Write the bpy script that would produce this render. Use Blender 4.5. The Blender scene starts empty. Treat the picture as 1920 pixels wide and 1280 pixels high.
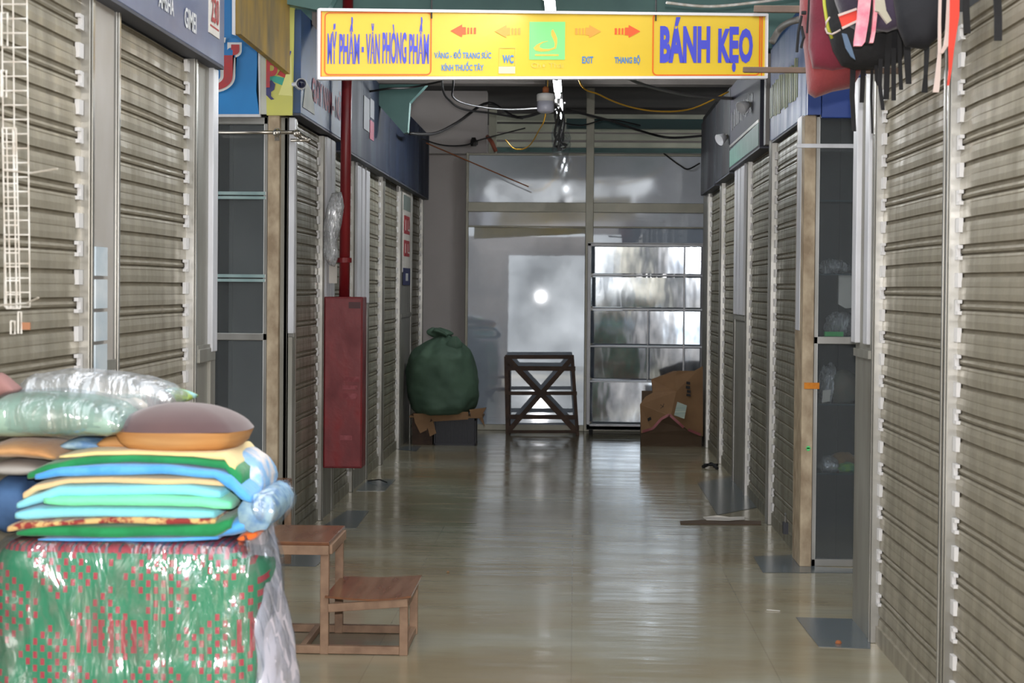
import bpy, bmesh, math, random
from mathutils import Vector, Matrix, noise, geometry

random.seed(7)
C = bpy.context.scene.collection
PI = math.pi

# ---------------------------------------------------------------- camera
F, PX, PY = 3200.0, 960.0, 597.0          # focal length and principal point, 1920x1280 frame
VX, VY, CAMZ, ROLL = 1078.0, 537.0, 1.5, 0.0088
_qx = (VX-PX)*math.cos(ROLL) - (PY-VY)*math.sin(ROLL)
_qy = (VX-PX)*math.sin(ROLL) + (PY-VY)*math.cos(ROLL)
TH = math.atan(_qy/F); PS = math.atan(_qx/F*math.cos(TH))
CR = Matrix.Rotation(PS, 3, 'Z') @ Matrix.Rotation(PI/2-TH, 3, 'X') @ Matrix.Rotation(ROLL, 3, 'Z')
cam = bpy.data.objects.new('camera', bpy.data.cameras.new('camera'))
C.objects.link(cam)
cam.matrix_world = Matrix.Translation((0, 0, CAMZ)) @ CR.to_4x4()
cam.data.sensor_fit = 'HORIZONTAL'; cam.data.sensor_width = 36.0
cam.data.lens = F/1920*36; cam.data.shift_y = -(640-PY)/1920
cam.data.clip_start = 0.05; cam.data.clip_end = 200
cam.data.dof.use_dof = True; cam.data.dof.focus_distance = 10.0; cam.data.dof.aperture_fstop = 6.3
bpy.context.scene.camera = cam

# ---------------------------------------------------------------- exposure, daylight, flash
vs = bpy.context.scene.view_settings
bpy.context.scene.display_settings.display_device = 'sRGB'
vs.view_transform = 'Standard'; vs.look = 'None'; vs.gamma = 1; vs.use_curve_mapping = False
vs.exposure = 0.7
world = bpy.data.worlds.new('daylight'); bpy.context.scene.world = world
world.use_nodes = True
bg = world.node_tree.nodes['Background']
bg.inputs[0].default_value = (0.93, 0.97, 1.0, 1); bg.inputs[1].default_value = 1.5
fl = bpy.data.lights.new('camera_flash', 'POINT'); fl.energy = 480; fl.shadow_soft_size = 0.03
fl.color = (1.0, 0.98, 0.97)
flo = bpy.data.objects.new('camera_flash', fl); C.objects.link(flo); flo.location = (0.02, 0.05, 1.66)

# ---------------------------------------------------------------- helpers
def ray(px, py): return CR @ Vector(((px-PX)/F, (PY-py)/F, -1.0))
def at(px, py, y):
    d = ray(px, py); t = y/d.y; return Vector((d.x*t, y, CAMZ+d.z*t))
def atx(px, py, x):
    d = ray(px, py); t = x/d.x; return Vector((x, d.y*t, CAMZ+d.z*t))
def atz(px, py, z=0.0):
    d = ray(px, py); t = (z-CAMZ)/d.z; return Vector((d.x*t, d.y*t, z))

BASE = {}
class MB:
    def __init__(s): s.v = []; s.f = []; s.m = []; s.smooth = False
    def add(s, vs_, fs, m=0):
        n = len(s.v); s.v += [Vector(p) for p in vs_]
        for f in fs: s.f.append([i+n for i in f]); s.m.append(m)
        return s
    def box(s, a, b, m=0):
        x0, x1 = sorted((a[0], b[0])); y0, y1 = sorted((a[1], b[1])); z0, z1 = sorted((a[2], b[2]))
        return s.add([(x0,y0,z0),(x1,y0,z0),(x1,y1,z0),(x0,y1,z0),(x0,y0,z1),(x1,y0,z1),(x1,y1,z1),(x0,y1,z1)],
              [(0,3,2,1),(4,5,6,7),(0,1,5,4),(1,2,6,5),(2,3,7,6),(3,0,4,7)], m)
    def bar(s, a, b, w, h, up=(0,0,1), m=0):
        a = Vector(a); b = Vector(b); d = (b-a).normalized(); u = Vector(up)
        r = d.cross(u)
        if r.length < 1e-4: r = d.cross(Vector((0,1,0)))
        r.normalize(); u = r.cross(d)
        q = [(-1,-1),(1,-1),(1,1),(-1,1)]
        vv = [p+r*(i*w/2)+u*(j*h/2) for p in (a, b) for i, j in q]
        return s.add(vv, [(3,2,1,0),(4,5,6,7),(0,1,5,4),(1,2,6,5),(2,3,7,6),(3,0,4,7)], m)
    def tube(s, pts, r, n=10, m=0, cap=True):
        pts = [Vector(p) for p in pts]; k = len(pts); rr = r if isinstance(r, (list, tuple)) else [r]*k
        base = len(s.v); up = Vector((0,0,1))
        t0 = (pts[1]-pts[0]).normalized()
        if abs(t0.z) > .95: up = Vector((0,1,0))
        for i, p in enumerate(pts):
            t = (pts[min(i+1,k-1)]-pts[max(i-1,0)]).normalized()
            a = t.cross(up)
            if a.length < 1e-3: a = t.cross(Vector((1,0,0)))
            a.normalize(); b = t.cross(a)
            for j in range(n):
                an = 2*PI*j/n; s.v.append(p+(a*math.cos(an)+b*math.sin(an))*rr[i])
        for i in range(k-1):
            for j in range(n):
                q = (j+1)%n
                s.f.append([base+i*n+j, base+i*n+q, base+(i+1)*n+q, base+(i+1)*n+j]); s.m.append(m)
        if cap:
            s.f.append([base+j for j in range(n)][::-1]); s.m.append(m)
            s.f.append([base+(k-1)*n+j for j in range(n)]); s.m.append(m)
        return s
    def lathe(s, prof, c, axis=(0,0,1), n=20, m=0):
        ax = Vector(axis).normalized(); q = ax.to_track_quat('Z', 'Y'); base = len(s.v); c = Vector(c)
        for r, z in prof:
            for j in range(n):
                an = 2*PI*j/n; s.v.append(c + q @ Vector((r*math.cos(an), r*math.sin(an), z)))
        for i in range(len(prof)-1):
            for j in range(n):
                k = (j+1)%n
                s.f.append([base+i*n+j, base+i*n+k, base+(i+1)*n+k, base+(i+1)*n+j]); s.m.append(m)
        s.f.append([base+j for j in range(n)][::-1]); s.m.append(m)
        s.f.append([base+(len(prof)-1)*n+j for j in range(n)]); s.m.append(m)
        return s
    def prism(s, poly, off, m=0):
        """closed polygon of 3D points pushed along off"""
        poly = [Vector(p) for p in poly]; n = len(poly); off = Vector(off); base = len(s.v)
        s.v += poly + [p+off for p in poly]
        tri = geometry.tessellate_polygon([poly])
        for t in tri:
            s.f.append([base+i for i in t]); s.m.append(m)
            s.f.append([base+n+i for i in t][::-1]); s.m.append(m)
        for i in range(n):
            j = (i+1)%n; s.f.append([base+i, base+j, base+n+j, base+n+i]); s.m.append(m)
        return s
    def grid(s, fn, nu, nv, m=0, closed_u=False):
        base = len(s.v)
        for i in range(nu):
            for j in range(nv): s.v.append(Vector(fn(i/(nu-1) if not closed_u else i/nu, j/(nv-1))))
        for i in range(nu if closed_u else nu-1):
            for j in range(nv-1):
                k = (i+1)%nu
                s.f.append([base+i*nv+j, base+k*nv+j, base+k*nv+j+1, base+i*nv+j+1]); s.m.append(m)
        return s
def link_mesh(name, mb, mats, parent=None, smooth=False, bevel=0, subd=0, origin=None):
    if not isinstance(mats, (list, tuple)): mats = [mats]
    vs_ = mb.v
    if parent is not None: b = BASE[parent]
    elif origin is not None: b = Vector(origin)
    else:
        xs = [v.x for v in vs_]; ys = [v.y for v in vs_]; zs = [v.z for v in vs_]
        b = Vector(((min(xs)+max(xs))/2, (min(ys)+max(ys))/2, min(zs)))
    me = bpy.data.meshes.new(name); me.from_pydata([tuple(v-b) for v in vs_], [], mb.f)
    for m in mats: me.materials.append(m)
    me.polygons.foreach_set('material_index', mb.m)
    if len(mb.f) < 60000:
        bm = bmesh.new(); bm.from_mesh(me); bmesh.ops.recalc_face_normals(bm, faces=bm.faces); bm.to_mesh(me); bm.free()
    if smooth: me.polygons.foreach_set('use_smooth', [True]*len(me.polygons))
    me.update()
    o = bpy.data.objects.new(name, me); C.objects.link(o)
    if parent is not None: o.parent = parent
    else: o.location = b
    BASE[o] = b
    if bevel:
        mod = o.modifiers.new('bevel', 'BEVEL'); mod.width = bevel; mod.segments = 2; mod.limit_method = 'ANGLE'; mod.angle_limit = .7
    if subd:
        mod = o.modifiers.new('sub', 'SUBSURF'); mod.levels = subd; mod.render_levels = subd
    return o
def thing(name, label, cat, base, group=None):
    o = bpy.data.objects.new(name, None); C.objects.link(o); o.location = base; o.empty_display_size = .05
    BASE[o] = Vector(base); o['label'] = label; o['category'] = cat
    if group: o['group'] = group
    return o
def tag(o, label, cat, group=None):
    o['label'] = label; o['category'] = cat
    if group: o['group'] = group
    return o
def struct(name, mb, mats, parent=None, **k):
    o = link_mesh(name, mb, mats, parent, **k)
    if parent is None: o['kind'] = 'structure'
    return o
def dup(root, loc, rz, label, group=None):
    r = root.copy(); C.objects.link(r); r.location = loc; r.rotation_euler = (0, 0, rz); r['label'] = label
    if group: r['group'] = group
    for ch in list(root.children):
        c = ch.copy(); C.objects.link(c); c.parent = r
        for g in list(ch.children):
            d = g.copy(); C.objects.link(d); d.parent = c
    return r
def text_mb(body, o, r, u, w, h, depth=.002, bold=0.0, m=0):
    """letters of body fitted in the box at o spanned by unit vectors r (along the line) and u (up)"""
    cu = bpy.data.curves.new('t', 'FONT'); cu.body = body; cu.offset = bold; cu.extrude = 0; cu.resolution_u = 3
    ob = bpy.data.objects.new('t', cu); C.objects.link(ob)
    me = bpy.data.meshes.new_from_object(ob.evaluated_get(bpy.context.evaluated_depsgraph_get()))
    bpy.data.objects.remove(ob); bpy.data.curves.remove(cu)
    vv = [v.co.copy() for v in me.vertices]; ff = [list(p.vertices) for p in me.polygons]
    bpy.data.meshes.remove(me)
    x0 = min(v.x for v in vv); x1 = max(v.x for v in vv); y0 = min(v.y for v in vv); y1 = max(v.y for v in vv)
    o = Vector(o); r = Vector(r).normalized(); u = Vector(u).normalized(); nrm = r.cross(u)
    mb = MB()
    mb.add([o + r*((v.x-x0)/(x1-x0)*w) + u*((v.y-y0)/(y1-y0)*h) + nrm*depth for v in vv], ff, m)
    return mb

# ---------------------------------------------------------------- materials
def S(r, g, b):
    f = lambda c: (c/255/12.92) if c/255 <= .04045 else ((c/255+.055)/1.055)**2.4
    return (f(r), f(g), f(b), 1)
def mat(name, col, rough=.6, metal=0, spec=.5, var=None, scale=(6,6,6), amount=.5, bump=0, bscale=40, rvar=0, alpha=1, coat=0, detail=4, bstretch=(1,1,1), emit=0, sheen=0):
    """principled material, colour broken up by one noise, relief by another"""
    m = bpy.data.materials.new(name); m.use_nodes = True; nt = m.node_tree; N = nt.nodes; L = nt.links
    p = N['Principled BSDF']; p.inputs['Roughness'].default_value = rough; p.inputs['Metallic'].default_value = metal
    p.inputs['Specular IOR Level'].default_value = spec; p.inputs['Alpha'].default_value = alpha
    p.inputs['Coat Weight'].default_value = coat; p.inputs['Coat Roughness'].default_value = .08
    p.inputs['Base Color'].default_value = col
    if sheen: p.inputs['Sheen Weight'].default_value = sheen
    if emit: p.inputs['Emission Color'].default_value = col; p.inputs['Emission Strength'].default_value = emit
    tc = N.new('ShaderNodeTexCoord')
    def nz(sc, stretch, det=detail):
        mp = N.new('ShaderNodeMapping'); mp.inputs['Scale'].default_value = stretch; L.new(tc.outputs['Object'], mp.inputs[0])
        n = N.new('ShaderNodeTexNoise'); n.inputs['Scale'].default_value = sc; n.inputs['Detail'].default_value = det
        L.new(mp.outputs[0], n.inputs['Vector']); return n
    if var:
        n = nz(1, scale); cr = N.new('ShaderNodeValToRGB'); L.new(n.outputs['Fac'], cr.inputs[0])
        cr.color_ramp.elements[0].position = .5-.5*amount*.5; cr.color_ramp.elements[1].position = .5+.5*amount*.5
        cr.color_ramp.elements[0].color = col; cr.color_ramp.elements[1].color = var
        L.new(cr.outputs[0], p.inputs['Base Color'])
        if rvar:
            mr = N.new('ShaderNodeMapRange'); L.new(n.outputs['Fac'], mr.inputs[0])
            mr.inputs[1].default_value = .35; mr.inputs[2].default_value = .65
            mr.inputs[3].default_value = rough-rvar; mr.inputs[4].default_value = rough+rvar
            L.new(mr.outputs[0], p.inputs['Roughness'])
    if bump:
        n2 = nz(bscale, bstretch, 3); b = N.new('ShaderNodeBump'); b.inputs['Strength'].default_value = bump
        b.inputs['Distance'].default_value = .01
        L.new(n2.outputs['Fac'], b.inputs['Height']); L.new(b.outputs[0], p.inputs['Normal'])
    return m
M = {}
M['slat'] = mat('galvanised_slat', S(158,149,132), .45, .2, var=S(128,122,107), scale=(1.2,9,2.2), amount=.9, bump=.08, bscale=60, rvar=.1)
M['slat2'] = mat('galvanised_slat_dull', S(132,128,112), .45, .25, var=S(108,104,90), scale=(1.2,9,2.2), amount=.9, bump=.08, bscale=60, rvar=.1)
M['groove_tone'] = mat('darker_slat_groove', S(122,114,97), .7, 0, var=S(98,90,74), scale=(3,12,3), amount=.8)  # darker tone for the faces inside the slat grooves
M['alu'] = mat('aluminium', S(190,188,184), .28, .75, var=S(150,147,140), scale=(3,3,1.5), amount=.7, bump=.03, bscale=30)
M['alu_dull'] = mat('dull_aluminium', S(150,148,140), .45, .35, var=S(124,120,110), scale=(8,8,2), amount=.8)
M['white_alu'] = mat('white_enamelled_aluminium', S(205,204,208), .35, 0, var=S(182,181,184), scale=(6,6,2), amount=.6)
M['panel_grey'] = mat('grey_panel', S(172,167,162), .5, 0, var=S(158,151,143), scale=(4,4,3), amount=.8)
M['white_clip'] = mat('white_plastic_clip', S(206,203,202), .5)
M['edge_dark'] = mat('dark_sheet_edge', S(62,64,74), .6)
M['beige'] = mat('worn_beige_column', S(176,158,132), .6, 0, var=S(130,110,86), scale=(14,14,9), amount=.7, bump=.1, bscale=25)
M['mirror'] = mat('mirror', S(225,230,235), .04, 1, bump=.05, bscale=3)
M['cabmirror'] = mat('old_mirror', S(214,222,230), .06, 1, bump=.30, bscale=2.6, bstretch=(1,1,.35), var=S(150,160,172), scale=(7,7,5), amount=.9)
M['curtain'] = mat('dark_dusty_cabinet_back', S(172,170,164), .8, var=S(148,147,144), scale=(6,6,2), amount=.9)
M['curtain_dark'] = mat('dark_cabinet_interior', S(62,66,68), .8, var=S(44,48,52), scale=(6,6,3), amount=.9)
M['black'] = mat('black_nylon', S(15,14,16), .8, var=S(24,23,26), scale=(12,12,12), amount=.7, bump=.2, bscale=60)
M['cable'] = mat('black_cable', S(26,24,24), .5)
M['yellow_cable'] = mat('yellow_cable', S(200,150,40), .5)
M['pipe_grey'] = mat('grey_conduit', S(112,108,104), .5)
M['red_paint'] = mat('red_paint', S(134,32,36), .42, var=S(98,26,32), scale=(9,9,4), amount=.9, bump=.08, bscale=30, rvar=.12)
M['red_pipe'] = mat('red_pipe', S(134,32,36), .4, var=S(104,22,26), scale=(8,8,3), amount=.8)
M['navy'] = mat('navy_sign_sheet', S(72,84,124), .4, var=S(112,116,132), scale=(1,3,5), amount=1.2, rvar=.1)
M['blue_sign'] = mat('faded_blue_sheet', S(44,78,130), .5, var=S(46,68,92), scale=(2,4,5), amount=1.1)
M['dark_navy'] = mat('dark_navy_sheet', S(24,38,66), .55, spec=.2, var=S(30,36,46), scale=(2,2,.6), amount=1.0, rvar=.12)
M['dark_sheet'] = mat('dark_grey_sheet', S(36,42,50), .5, spec=.2, var=S(46,42,42), scale=(2,1.6,.5), amount=1.0, rvar=.12)
M['purple_sheet'] = mat('dull_purple_sheet', S(54,50,62), .6, spec=.2, var=S(42,46,56), scale=(2,3,1), amount=1.0)
M['royal'] = mat('royal_blue_sheet', S(26,56,130), .4, var=S(34,62,122), scale=(3,3,3), amount=.8)
M['royal_streak'] = mat('shiny_blue_sheet', S(32,62,130), .4, spec=.3, var=S(50,74,116), scale=(2,5,.8), amount=.8, rvar=.1)
M['green_sheet'] = mat('green_sheet', S(62,110,96), .5, var=S(80,126,112), scale=(3,10,8), amount=.8)
M['yellow_sign'] = mat('yellow_sign_face', S(226,190,52), .38, var=S(220,184,46), scale=(3,3,3), amount=.8)
M['sign_frame'] = mat('white_sign_frame', S(225,220,222), .45)
M['orange_ink'] = mat('orange_line', S(226,98,22), .5)
M['violet_ink'] = mat('violet_blue_letters', S(72,76,196), .5)
M['sky_ink'] = mat('light_blue_letters', S(74,128,186), .5)
M['arrow_red'] = mat('red_orange_arrow', S(250,92,40), .5)
M['arrow_pale'] = mat('pale_orange_arrow', S(244,158,62), .5)
M['mint'] = mat('mint_green_square', S(130,222,130), .5)
M['swoosh'] = mat('orange_swoosh', S(246,186,74), .5)
M['pale_ink'] = mat('pale_ochre_letters', S(206,190,90), .5)
M['cream'] = mat('cream_patch', S(245,222,170), .6)
M['red_ink'] = mat('red_letters', S(176,40,40), .5, var=S(150,50,60), scale=(30,30,30), amount=.8)
M['faded_red'] = mat('faded_red_letters', S(170,60,72), .6, var=S(124,72,100), scale=(30,30,30), amount=1)
M['white_ink'] = mat('white_letters', S(205,205,205), .6)
M['paper'] = mat('white_paper', S(214,208,200), .8, var=S(190,184,176), scale=(6,6,6), amount=.8)
M['banner'] = mat('bright_blue_banner', S(20,128,196), .45, var=S(14,98,160), scale=(3,3,1.6), amount=1, bump=.25, bscale=5)
M['poster'] = mat('yellow_green_poster', S(196,192,86), .5, var=S(178,176,100), scale=(4,4,4), amount=.8)
M['poster_white'] = mat('greyish_white_poster', S(188,188,178), .6, var=S(160,162,156), scale=(5,5,5), amount=.8)
M['ochre'] = mat('weathered_ochre_board', S(176,138,36), .6, var=S(104,92,66), scale=(9,9,2), amount=.9)
M['teal'] = mat('teal_painted_steel', S(92,130,124), .5, var=S(74,108,106), scale=(3,3,3), amount=.9)
M['teal_dark'] = mat('dark_teal_steel', S(42,74,74), .55)
M['ceiling'] = mat('dark_ceiling', S(66,62,60), .9, var=S(48,46,44), scale=(2,2,2), amount=.9)
M['concrete'] = mat('grey_brown_concrete', S(132,124,120), .85, var=S(110,104,100), scale=(3,3,3), amount=.9, bump=.15, bscale=20)
M['wallgrey'] = mat('grey_wall', S(190,182,178), .85, var=S(176,169,166), scale=(2,2,2), amount=.9, bump=.05, bscale=30)
M['pale_beam'] = mat('pale_painted_beam', S(196,196,178), .7, var=S(166,168,152), scale=(3,3,3), amount=.9)
M['frame_metal'] = mat('brownish_aluminium_frame', S(140,136,122), .4, .3, var=S(120,118,106), scale=(4,4,4), amount=.8)
M['brass_dull'] = mat('stainless_rod', S(176,168,158), .25, .9)
M['wood'] = mat('worn_light_wood', S(152,122,98), .6, var=S(120,92,72), scale=(14,3,14), amount=.8, bump=.15, bscale=25, bstretch=(1,.2,1))
M['wood_top'] = mat('varnished_brown_board', S(124,84,60), .22, var=S(98,62,44), scale=(20,3,20), amount=.8, rvar=.06)
M['rustwood'] = mat('dark_brown_wood', S(82,60,46), .7, var=S(58,42,34), scale=(12,12,12), amount=.8)
M['barwood'] = mat('dusty_brown_bar', S(106,86,72), .7, var=S(82,66,56), scale=(5,14,14), amount=.8)
M['card'] = mat('brown_cardboard', S(132,100,68), .8, var=S(116,86,58), scale=(5,5,5), amount=.9, bump=.06, bscale=30)
M['card_dark'] = mat('darker_cardboard', S(86,68,52), .85)  # darker cardboard; paints shade on the box, own colour on the floor strip
M['crate'] = mat('black_plastic_crate', S(38,38,46), .5)
M['sack'] = mat('dark_green_sack_cloth', S(72,96,78), .75, var=S(54,76,62), scale=(5,5,5), amount=.9, bump=.35, bscale=9)
M['cushion_top'] = mat('brown_velvet', S(92,66,66), .85, var=S(78,55,57), scale=(6,6,6), amount=.8, sheen=.3)
M['cushion_wood'] = mat('wood_print_fabric', S(200,152,98), .75, var=S(160,104,54), scale=(4,4,30), amount=.9)
M['pillow_green'] = mat('pale_green_pillow', S(148,176,160), .5, var=S(138,166,152), scale=(5,5,5), amount=.8, bump=.15, bscale=8, coat=.5)
M['pink_grey'] = mat('dusty_pink_cloth', S(150,110,106), .85)
M['glassy_blue'] = mat('pale_blue_flower_print', S(176,206,220), .6, var=S(110,150,196), scale=(26,26,26), amount=.5)
M['white_print'] = mat('white_cloth_blue_flowers', S(226,216,212), .7, var=S(140,184,226), scale=(16,16,16), amount=.35)
M['led_white'] = mat('bulb_collar', S(210,208,206), .4)
M['led_dome'] = mat('unlit_bulb_dome', S(176,176,190), .3)
M['green_chalk'] = mat('green_mark', S(80,200,110), .7)
M['orange_tape'] = mat('orange_tape', S(206,130,30), .25, var=S(180,100,20), scale=(30,30,30), amount=.8)
M['brass'] = mat('dark_brass', S(120,100,60), .35, .8)
M['steel'] = mat('bright_steel', S(190,190,192), .2, .9)
M['rust'] = mat('rust_brown', S(150,86,46), .8)
M['wire_white'] = mat('white_coated_wire', S(222,220,216), .45, var=S(190,180,168), scale=(20,20,20), amount=.6)
M['dark'] = mat('dark_grey_shell', S(46,46,46), .9)  # plain dark grey for the wall masses behind the shutters
M['denim'] = mat('dark_blue_cloth', S(52,80,120), .8, var=S(70,104,148), scale=(12,12,12), amount=.8)
M['greycloth'] = mat('grey_cloth', S(160,156,152), .8)

def fabric(name, c1, c2=None, sc=18, amount=.5):
    return mat(name, c1, .85, var=c2 or c1, scale=(sc,sc,sc), amount=amount, bump=.25, bscale=70, sheen=.25)
M['t_yellow'] = fabric('pale_yellow_towel', S(236,210,144))
M['t_green'] = fabric('deep_green_towel', S(14,120,66), S(22,134,76))
M['t_blue'] = fabric('bright_blue_towel', S(74,156,232), S(90,170,240))
M['t_peach'] = fabric('peach_towel', S(236,200,150))
M['t_aqua'] = fabric('light_aqua_towel', S(136,214,232))
M['t_mint'] = fabric('mint_towel', S(122,232,176))
M['t_print'] = fabric('brown_scroll_print_towel', S(214,176,116), S(140,44,40), 30, .25)
M['t_orange'] = fabric('orange_cloth', S(240,110,36))
M['t_tan'] = fabric('tan_wood_print_cloth', S(206,160,110), S(176,120,72), 9, .9)

def plastic_mat(name, tint=(0.9,.93,.95,1), see=.72, bscale=9, haze=.12):
    m = bpy.data.materials.new(name); m.use_nodes = True; nt = m.node_tree; N = nt.nodes; L = nt.links
    N.remove(N['Principled BSDF']); out = N['Material Output']
    tr = N.new('ShaderNodeBsdfTransparent'); tr.inputs[0].default_value = tint
    gl = N.new('ShaderNodeBsdfGlossy'); gl.inputs['Roughness'].default_value = .12; gl.inputs[0].default_value = (.9,.9,.92,1)
    df = N.new('ShaderNodeBsdfDiffuse'); df.inputs[0].default_value = (.75,.76,.78,1)
    mx = N.new('ShaderNodeMixShader'); mx.inputs[0].default_value = haze; L.new(gl.outputs[0], mx.inputs[1]); L.new(df.outputs[0], mx.inputs[2])
    m2 = N.new('ShaderNodeMixShader')
    tc = N.new('ShaderNodeTexCoord'); n = N.new('ShaderNodeTexNoise'); n.inputs['Scale'].default_value = bscale; n.inputs['Detail'].default_value = 4
    mpp = N.new('ShaderNodeMapping'); mpp.inputs['Scale'].default_value = (1.5,1,.45); mpp.inputs['Rotation'].default_value = (0,.35,0); L.new(tc.outputs['Object'], mpp.inputs[0])
    L.new(mpp.outputs[0], n.inputs['Vector']); n.inputs['Distortion'].default_value = .6
    b = N.new('ShaderNodeBump'); b.inputs['Strength'].default_value = 1; b.inputs['Distance'].default_value = .035
    L.new(n.outputs['Fac'], b.inputs['Height']); L.new(b.outputs[0], gl.inputs['Normal']); L.new(b.outputs[0], df.inputs['Normal'])
    n3 = N.new('ShaderNodeTexNoise'); n3.inputs['Scale'].default_value = bscale*1.6; n3.inputs['Detail'].default_value = 5; n3.inputs['Distortion'].default_value = 1.5
    L.new(mpp.outputs[0], n3.inputs['Vector'])
    mr = N.new('ShaderNodeMapRange'); L.new(n3.outputs['Fac'], mr.inputs[0])
    mr.inputs[1].default_value = .45; mr.inputs[2].default_value = .7; mr.inputs[3].default_value = (1-see)*.55; mr.inputs[4].default_value = min(.9, (1-see)*2.2)
    L.new(mr.outputs[0], m2.inputs[0]); L.new(tr.outputs[0], m2.inputs[1]); L.new(mx.outputs[0], m2.inputs[2]); L.new(m2.outputs[0], out.inputs[0])
    return m
M['plastic'] = plastic_mat('clear_crinkled_plastic', see=.80, bscale=8)
M['plastic_milky'] = plastic_mat('milky_crinkled_plastic', see=.4, haze=.4)
M['plastic_grey'] = plastic_mat('grey_plastic_bag', (.8,.8,.8,1), .45, 14, haze=.75)

def glass_mat(name, see, rough=.03, col=(.55,.6,.66,1), dust=.25, tint=(.9,.93,.95,1), refl=.9):
    """pane: see-through share, dusty diffuse share, the rest mirror-like; stronger at grazing angles"""
    m = bpy.data.materials.new(name); m.use_nodes = True; nt = m.node_tree; N = nt.nodes; L = nt.links
    N.remove(N['Principled BSDF']); out = N['Material Output']
    tr = N.new('ShaderNodeBsdfTransparent'); tr.inputs[0].default_value = tint
    gl = N.new('ShaderNodeBsdfGlossy'); gl.inputs['Roughness'].default_value = rough; gl.inputs[0].default_value = (refl,refl*1.02,refl*1.05,1)
    df = N.new('ShaderNodeBsdfDiffuse'); df.inputs[0].default_value = col
    mx = N.new('ShaderNodeMixShader'); mx.inputs[0].default_value = dust; L.new(gl.outputs[0], mx.inputs[1]); L.new(df.outputs[0], mx.inputs[2])
    m2 = N.new('ShaderNodeMixShader'); m2.inputs[0].default_value = 1-see
    L.new(tr.outputs[0], m2.inputs[1]); L.new(mx.outputs[0], m2.inputs[2]); L.new(m2.outputs[0], out.inputs[0])
    tc = N.new('ShaderNodeTexCoord'); n = N.new('ShaderNodeTexNoise'); n.inputs['Scale'].default_value = 1.3; n.inputs['Detail'].default_value = 5
    L.new(tc.outputs['Object'], n.inputs['Vector'])
    mr = N.new('ShaderNodeMapRange'); L.new(n.outputs['Fac'], mr.inputs[0]); mr.inputs[1].default_value = .3; mr.inputs[2].default_value = .7
    mr.inputs[3].default_value = dust*.75; mr.inputs[4].default_value = min(1, dust*1.25); L.new(mr.outputs[0], mx.inputs[0])
    b = N.new('ShaderNodeBump'); b.inputs['Strength'].default_value = .06; b.inputs['Distance'].default_value = .004
    L.new(n.outputs['Fac'], b.inputs['Height']); L.new(b.outputs[0], gl.inputs['Normal'])
    return m
M['pane_film'] = glass_mat('film_backed_glass', 0, .016, S(172,182,196), .72, refl=.55)
M['pane_upper'] = glass_mat('white_backed_glass', 0, .05, S(206,210,218), .88)
M['pane_dusty'] = glass_mat('dusty_cabinet_glass', .74, .12, S(120,122,122), .6)
M['pane_clear'] = glass_mat('clear_glass', .82, .02, S(190,195,205), .3)

# floor: polished grey-olive screed, cloudy colour, faint joints
def floor_material():
    m = bpy.data.materials.new('polished_screed'); m.use_nodes = True; nt = m.node_tree; N = nt.nodes; L = nt.links
    p = N['Principled BSDF']; tc = N.new('ShaderNodeTexCoord')
    def nz(sc, st, det=4):
        mp = N.new('ShaderNodeMapping'); mp.inputs['Scale'].default_value = st; L.new(tc.outputs['Object'], mp.inputs[0])
        n = N.new('ShaderNodeTexNoise'); n.inputs['Scale'].default_value = sc; n.inputs['Detail'].default_value = det
        L.new(mp.outputs[0], n.inputs['Vector']); return n
    a = nz(1.0, (.8,1.3,1)); cr = N.new('ShaderNodeValToRGB'); L.new(a.outputs['Fac'], cr.inputs[0])
    e = cr.color_ramp.elements; e[0].position = .36; e[0].color = S(136,123,98); e[1].position = .62; e[1].color = S(151,147,130)
    k = cr.color_ramp.elements.new(.5); k.color = S(146,138,116)
    bk = N.new('ShaderNodeTexBrick'); bk.inputs['Scale'].default_value = 1; bk.inputs['Brick Width'].default_value = .8; bk.inputs['Row Height'].default_value = .8
    bk.offset = 0; bk.inputs['Mortar Size'].default_value = .003; bk.inputs['Color1'].default_value = (1,1,1,1); bk.inputs['Color2'].default_value = (.95,.95,.95,1); bk.inputs['Mortar'].default_value = (.8,.8,.8,1)
    L.new(tc.outputs['Object'], bk.inputs['Vector'])
    mx = N.new('ShaderNodeMix'); mx.data_type = 'RGBA'; mx.blend_type = 'MULTIPLY'; mx.inputs[0].default_value = .8
    L.new(cr.outputs[0], mx.inputs[6]); L.new(bk.outputs['Color'], mx.inputs[7]); L.new(mx.outputs[2], p.inputs['Base Color'])
    r = nz(2.2, (.6,2.2,1), 5); mr = N.new('ShaderNodeMapRange'); L.new(r.outputs['Fac'], mr.inputs[0])
    mr.inputs[1].default_value = .3; mr.inputs[2].default_value = .7; mr.inputs[3].default_value = .09; mr.inputs[4].default_value = .22
    L.new(mr.outputs[0], p.inputs['Roughness'])
    b1 = nz(3.0, (.55,2.4,1), 4); b = N.new('ShaderNodeBump'); b.inputs['Strength'].default_value = .35; b.inputs['Distance'].default_value = .01
    L.new(b1.outputs['Fac'], b.inputs['Height']); L.new(b.outputs[0], p.inputs['Normal'])
    p.inputs['Specular IOR Level'].default_value = .5
    return m
M['floor'] = floor_material()
M['patch'] = mat('blue_grey_floor_paint', S(84,94,104), .2, var=S(104,108,104), scale=(2,3,2), amount=.9, bump=.1, bscale=3)

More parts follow.
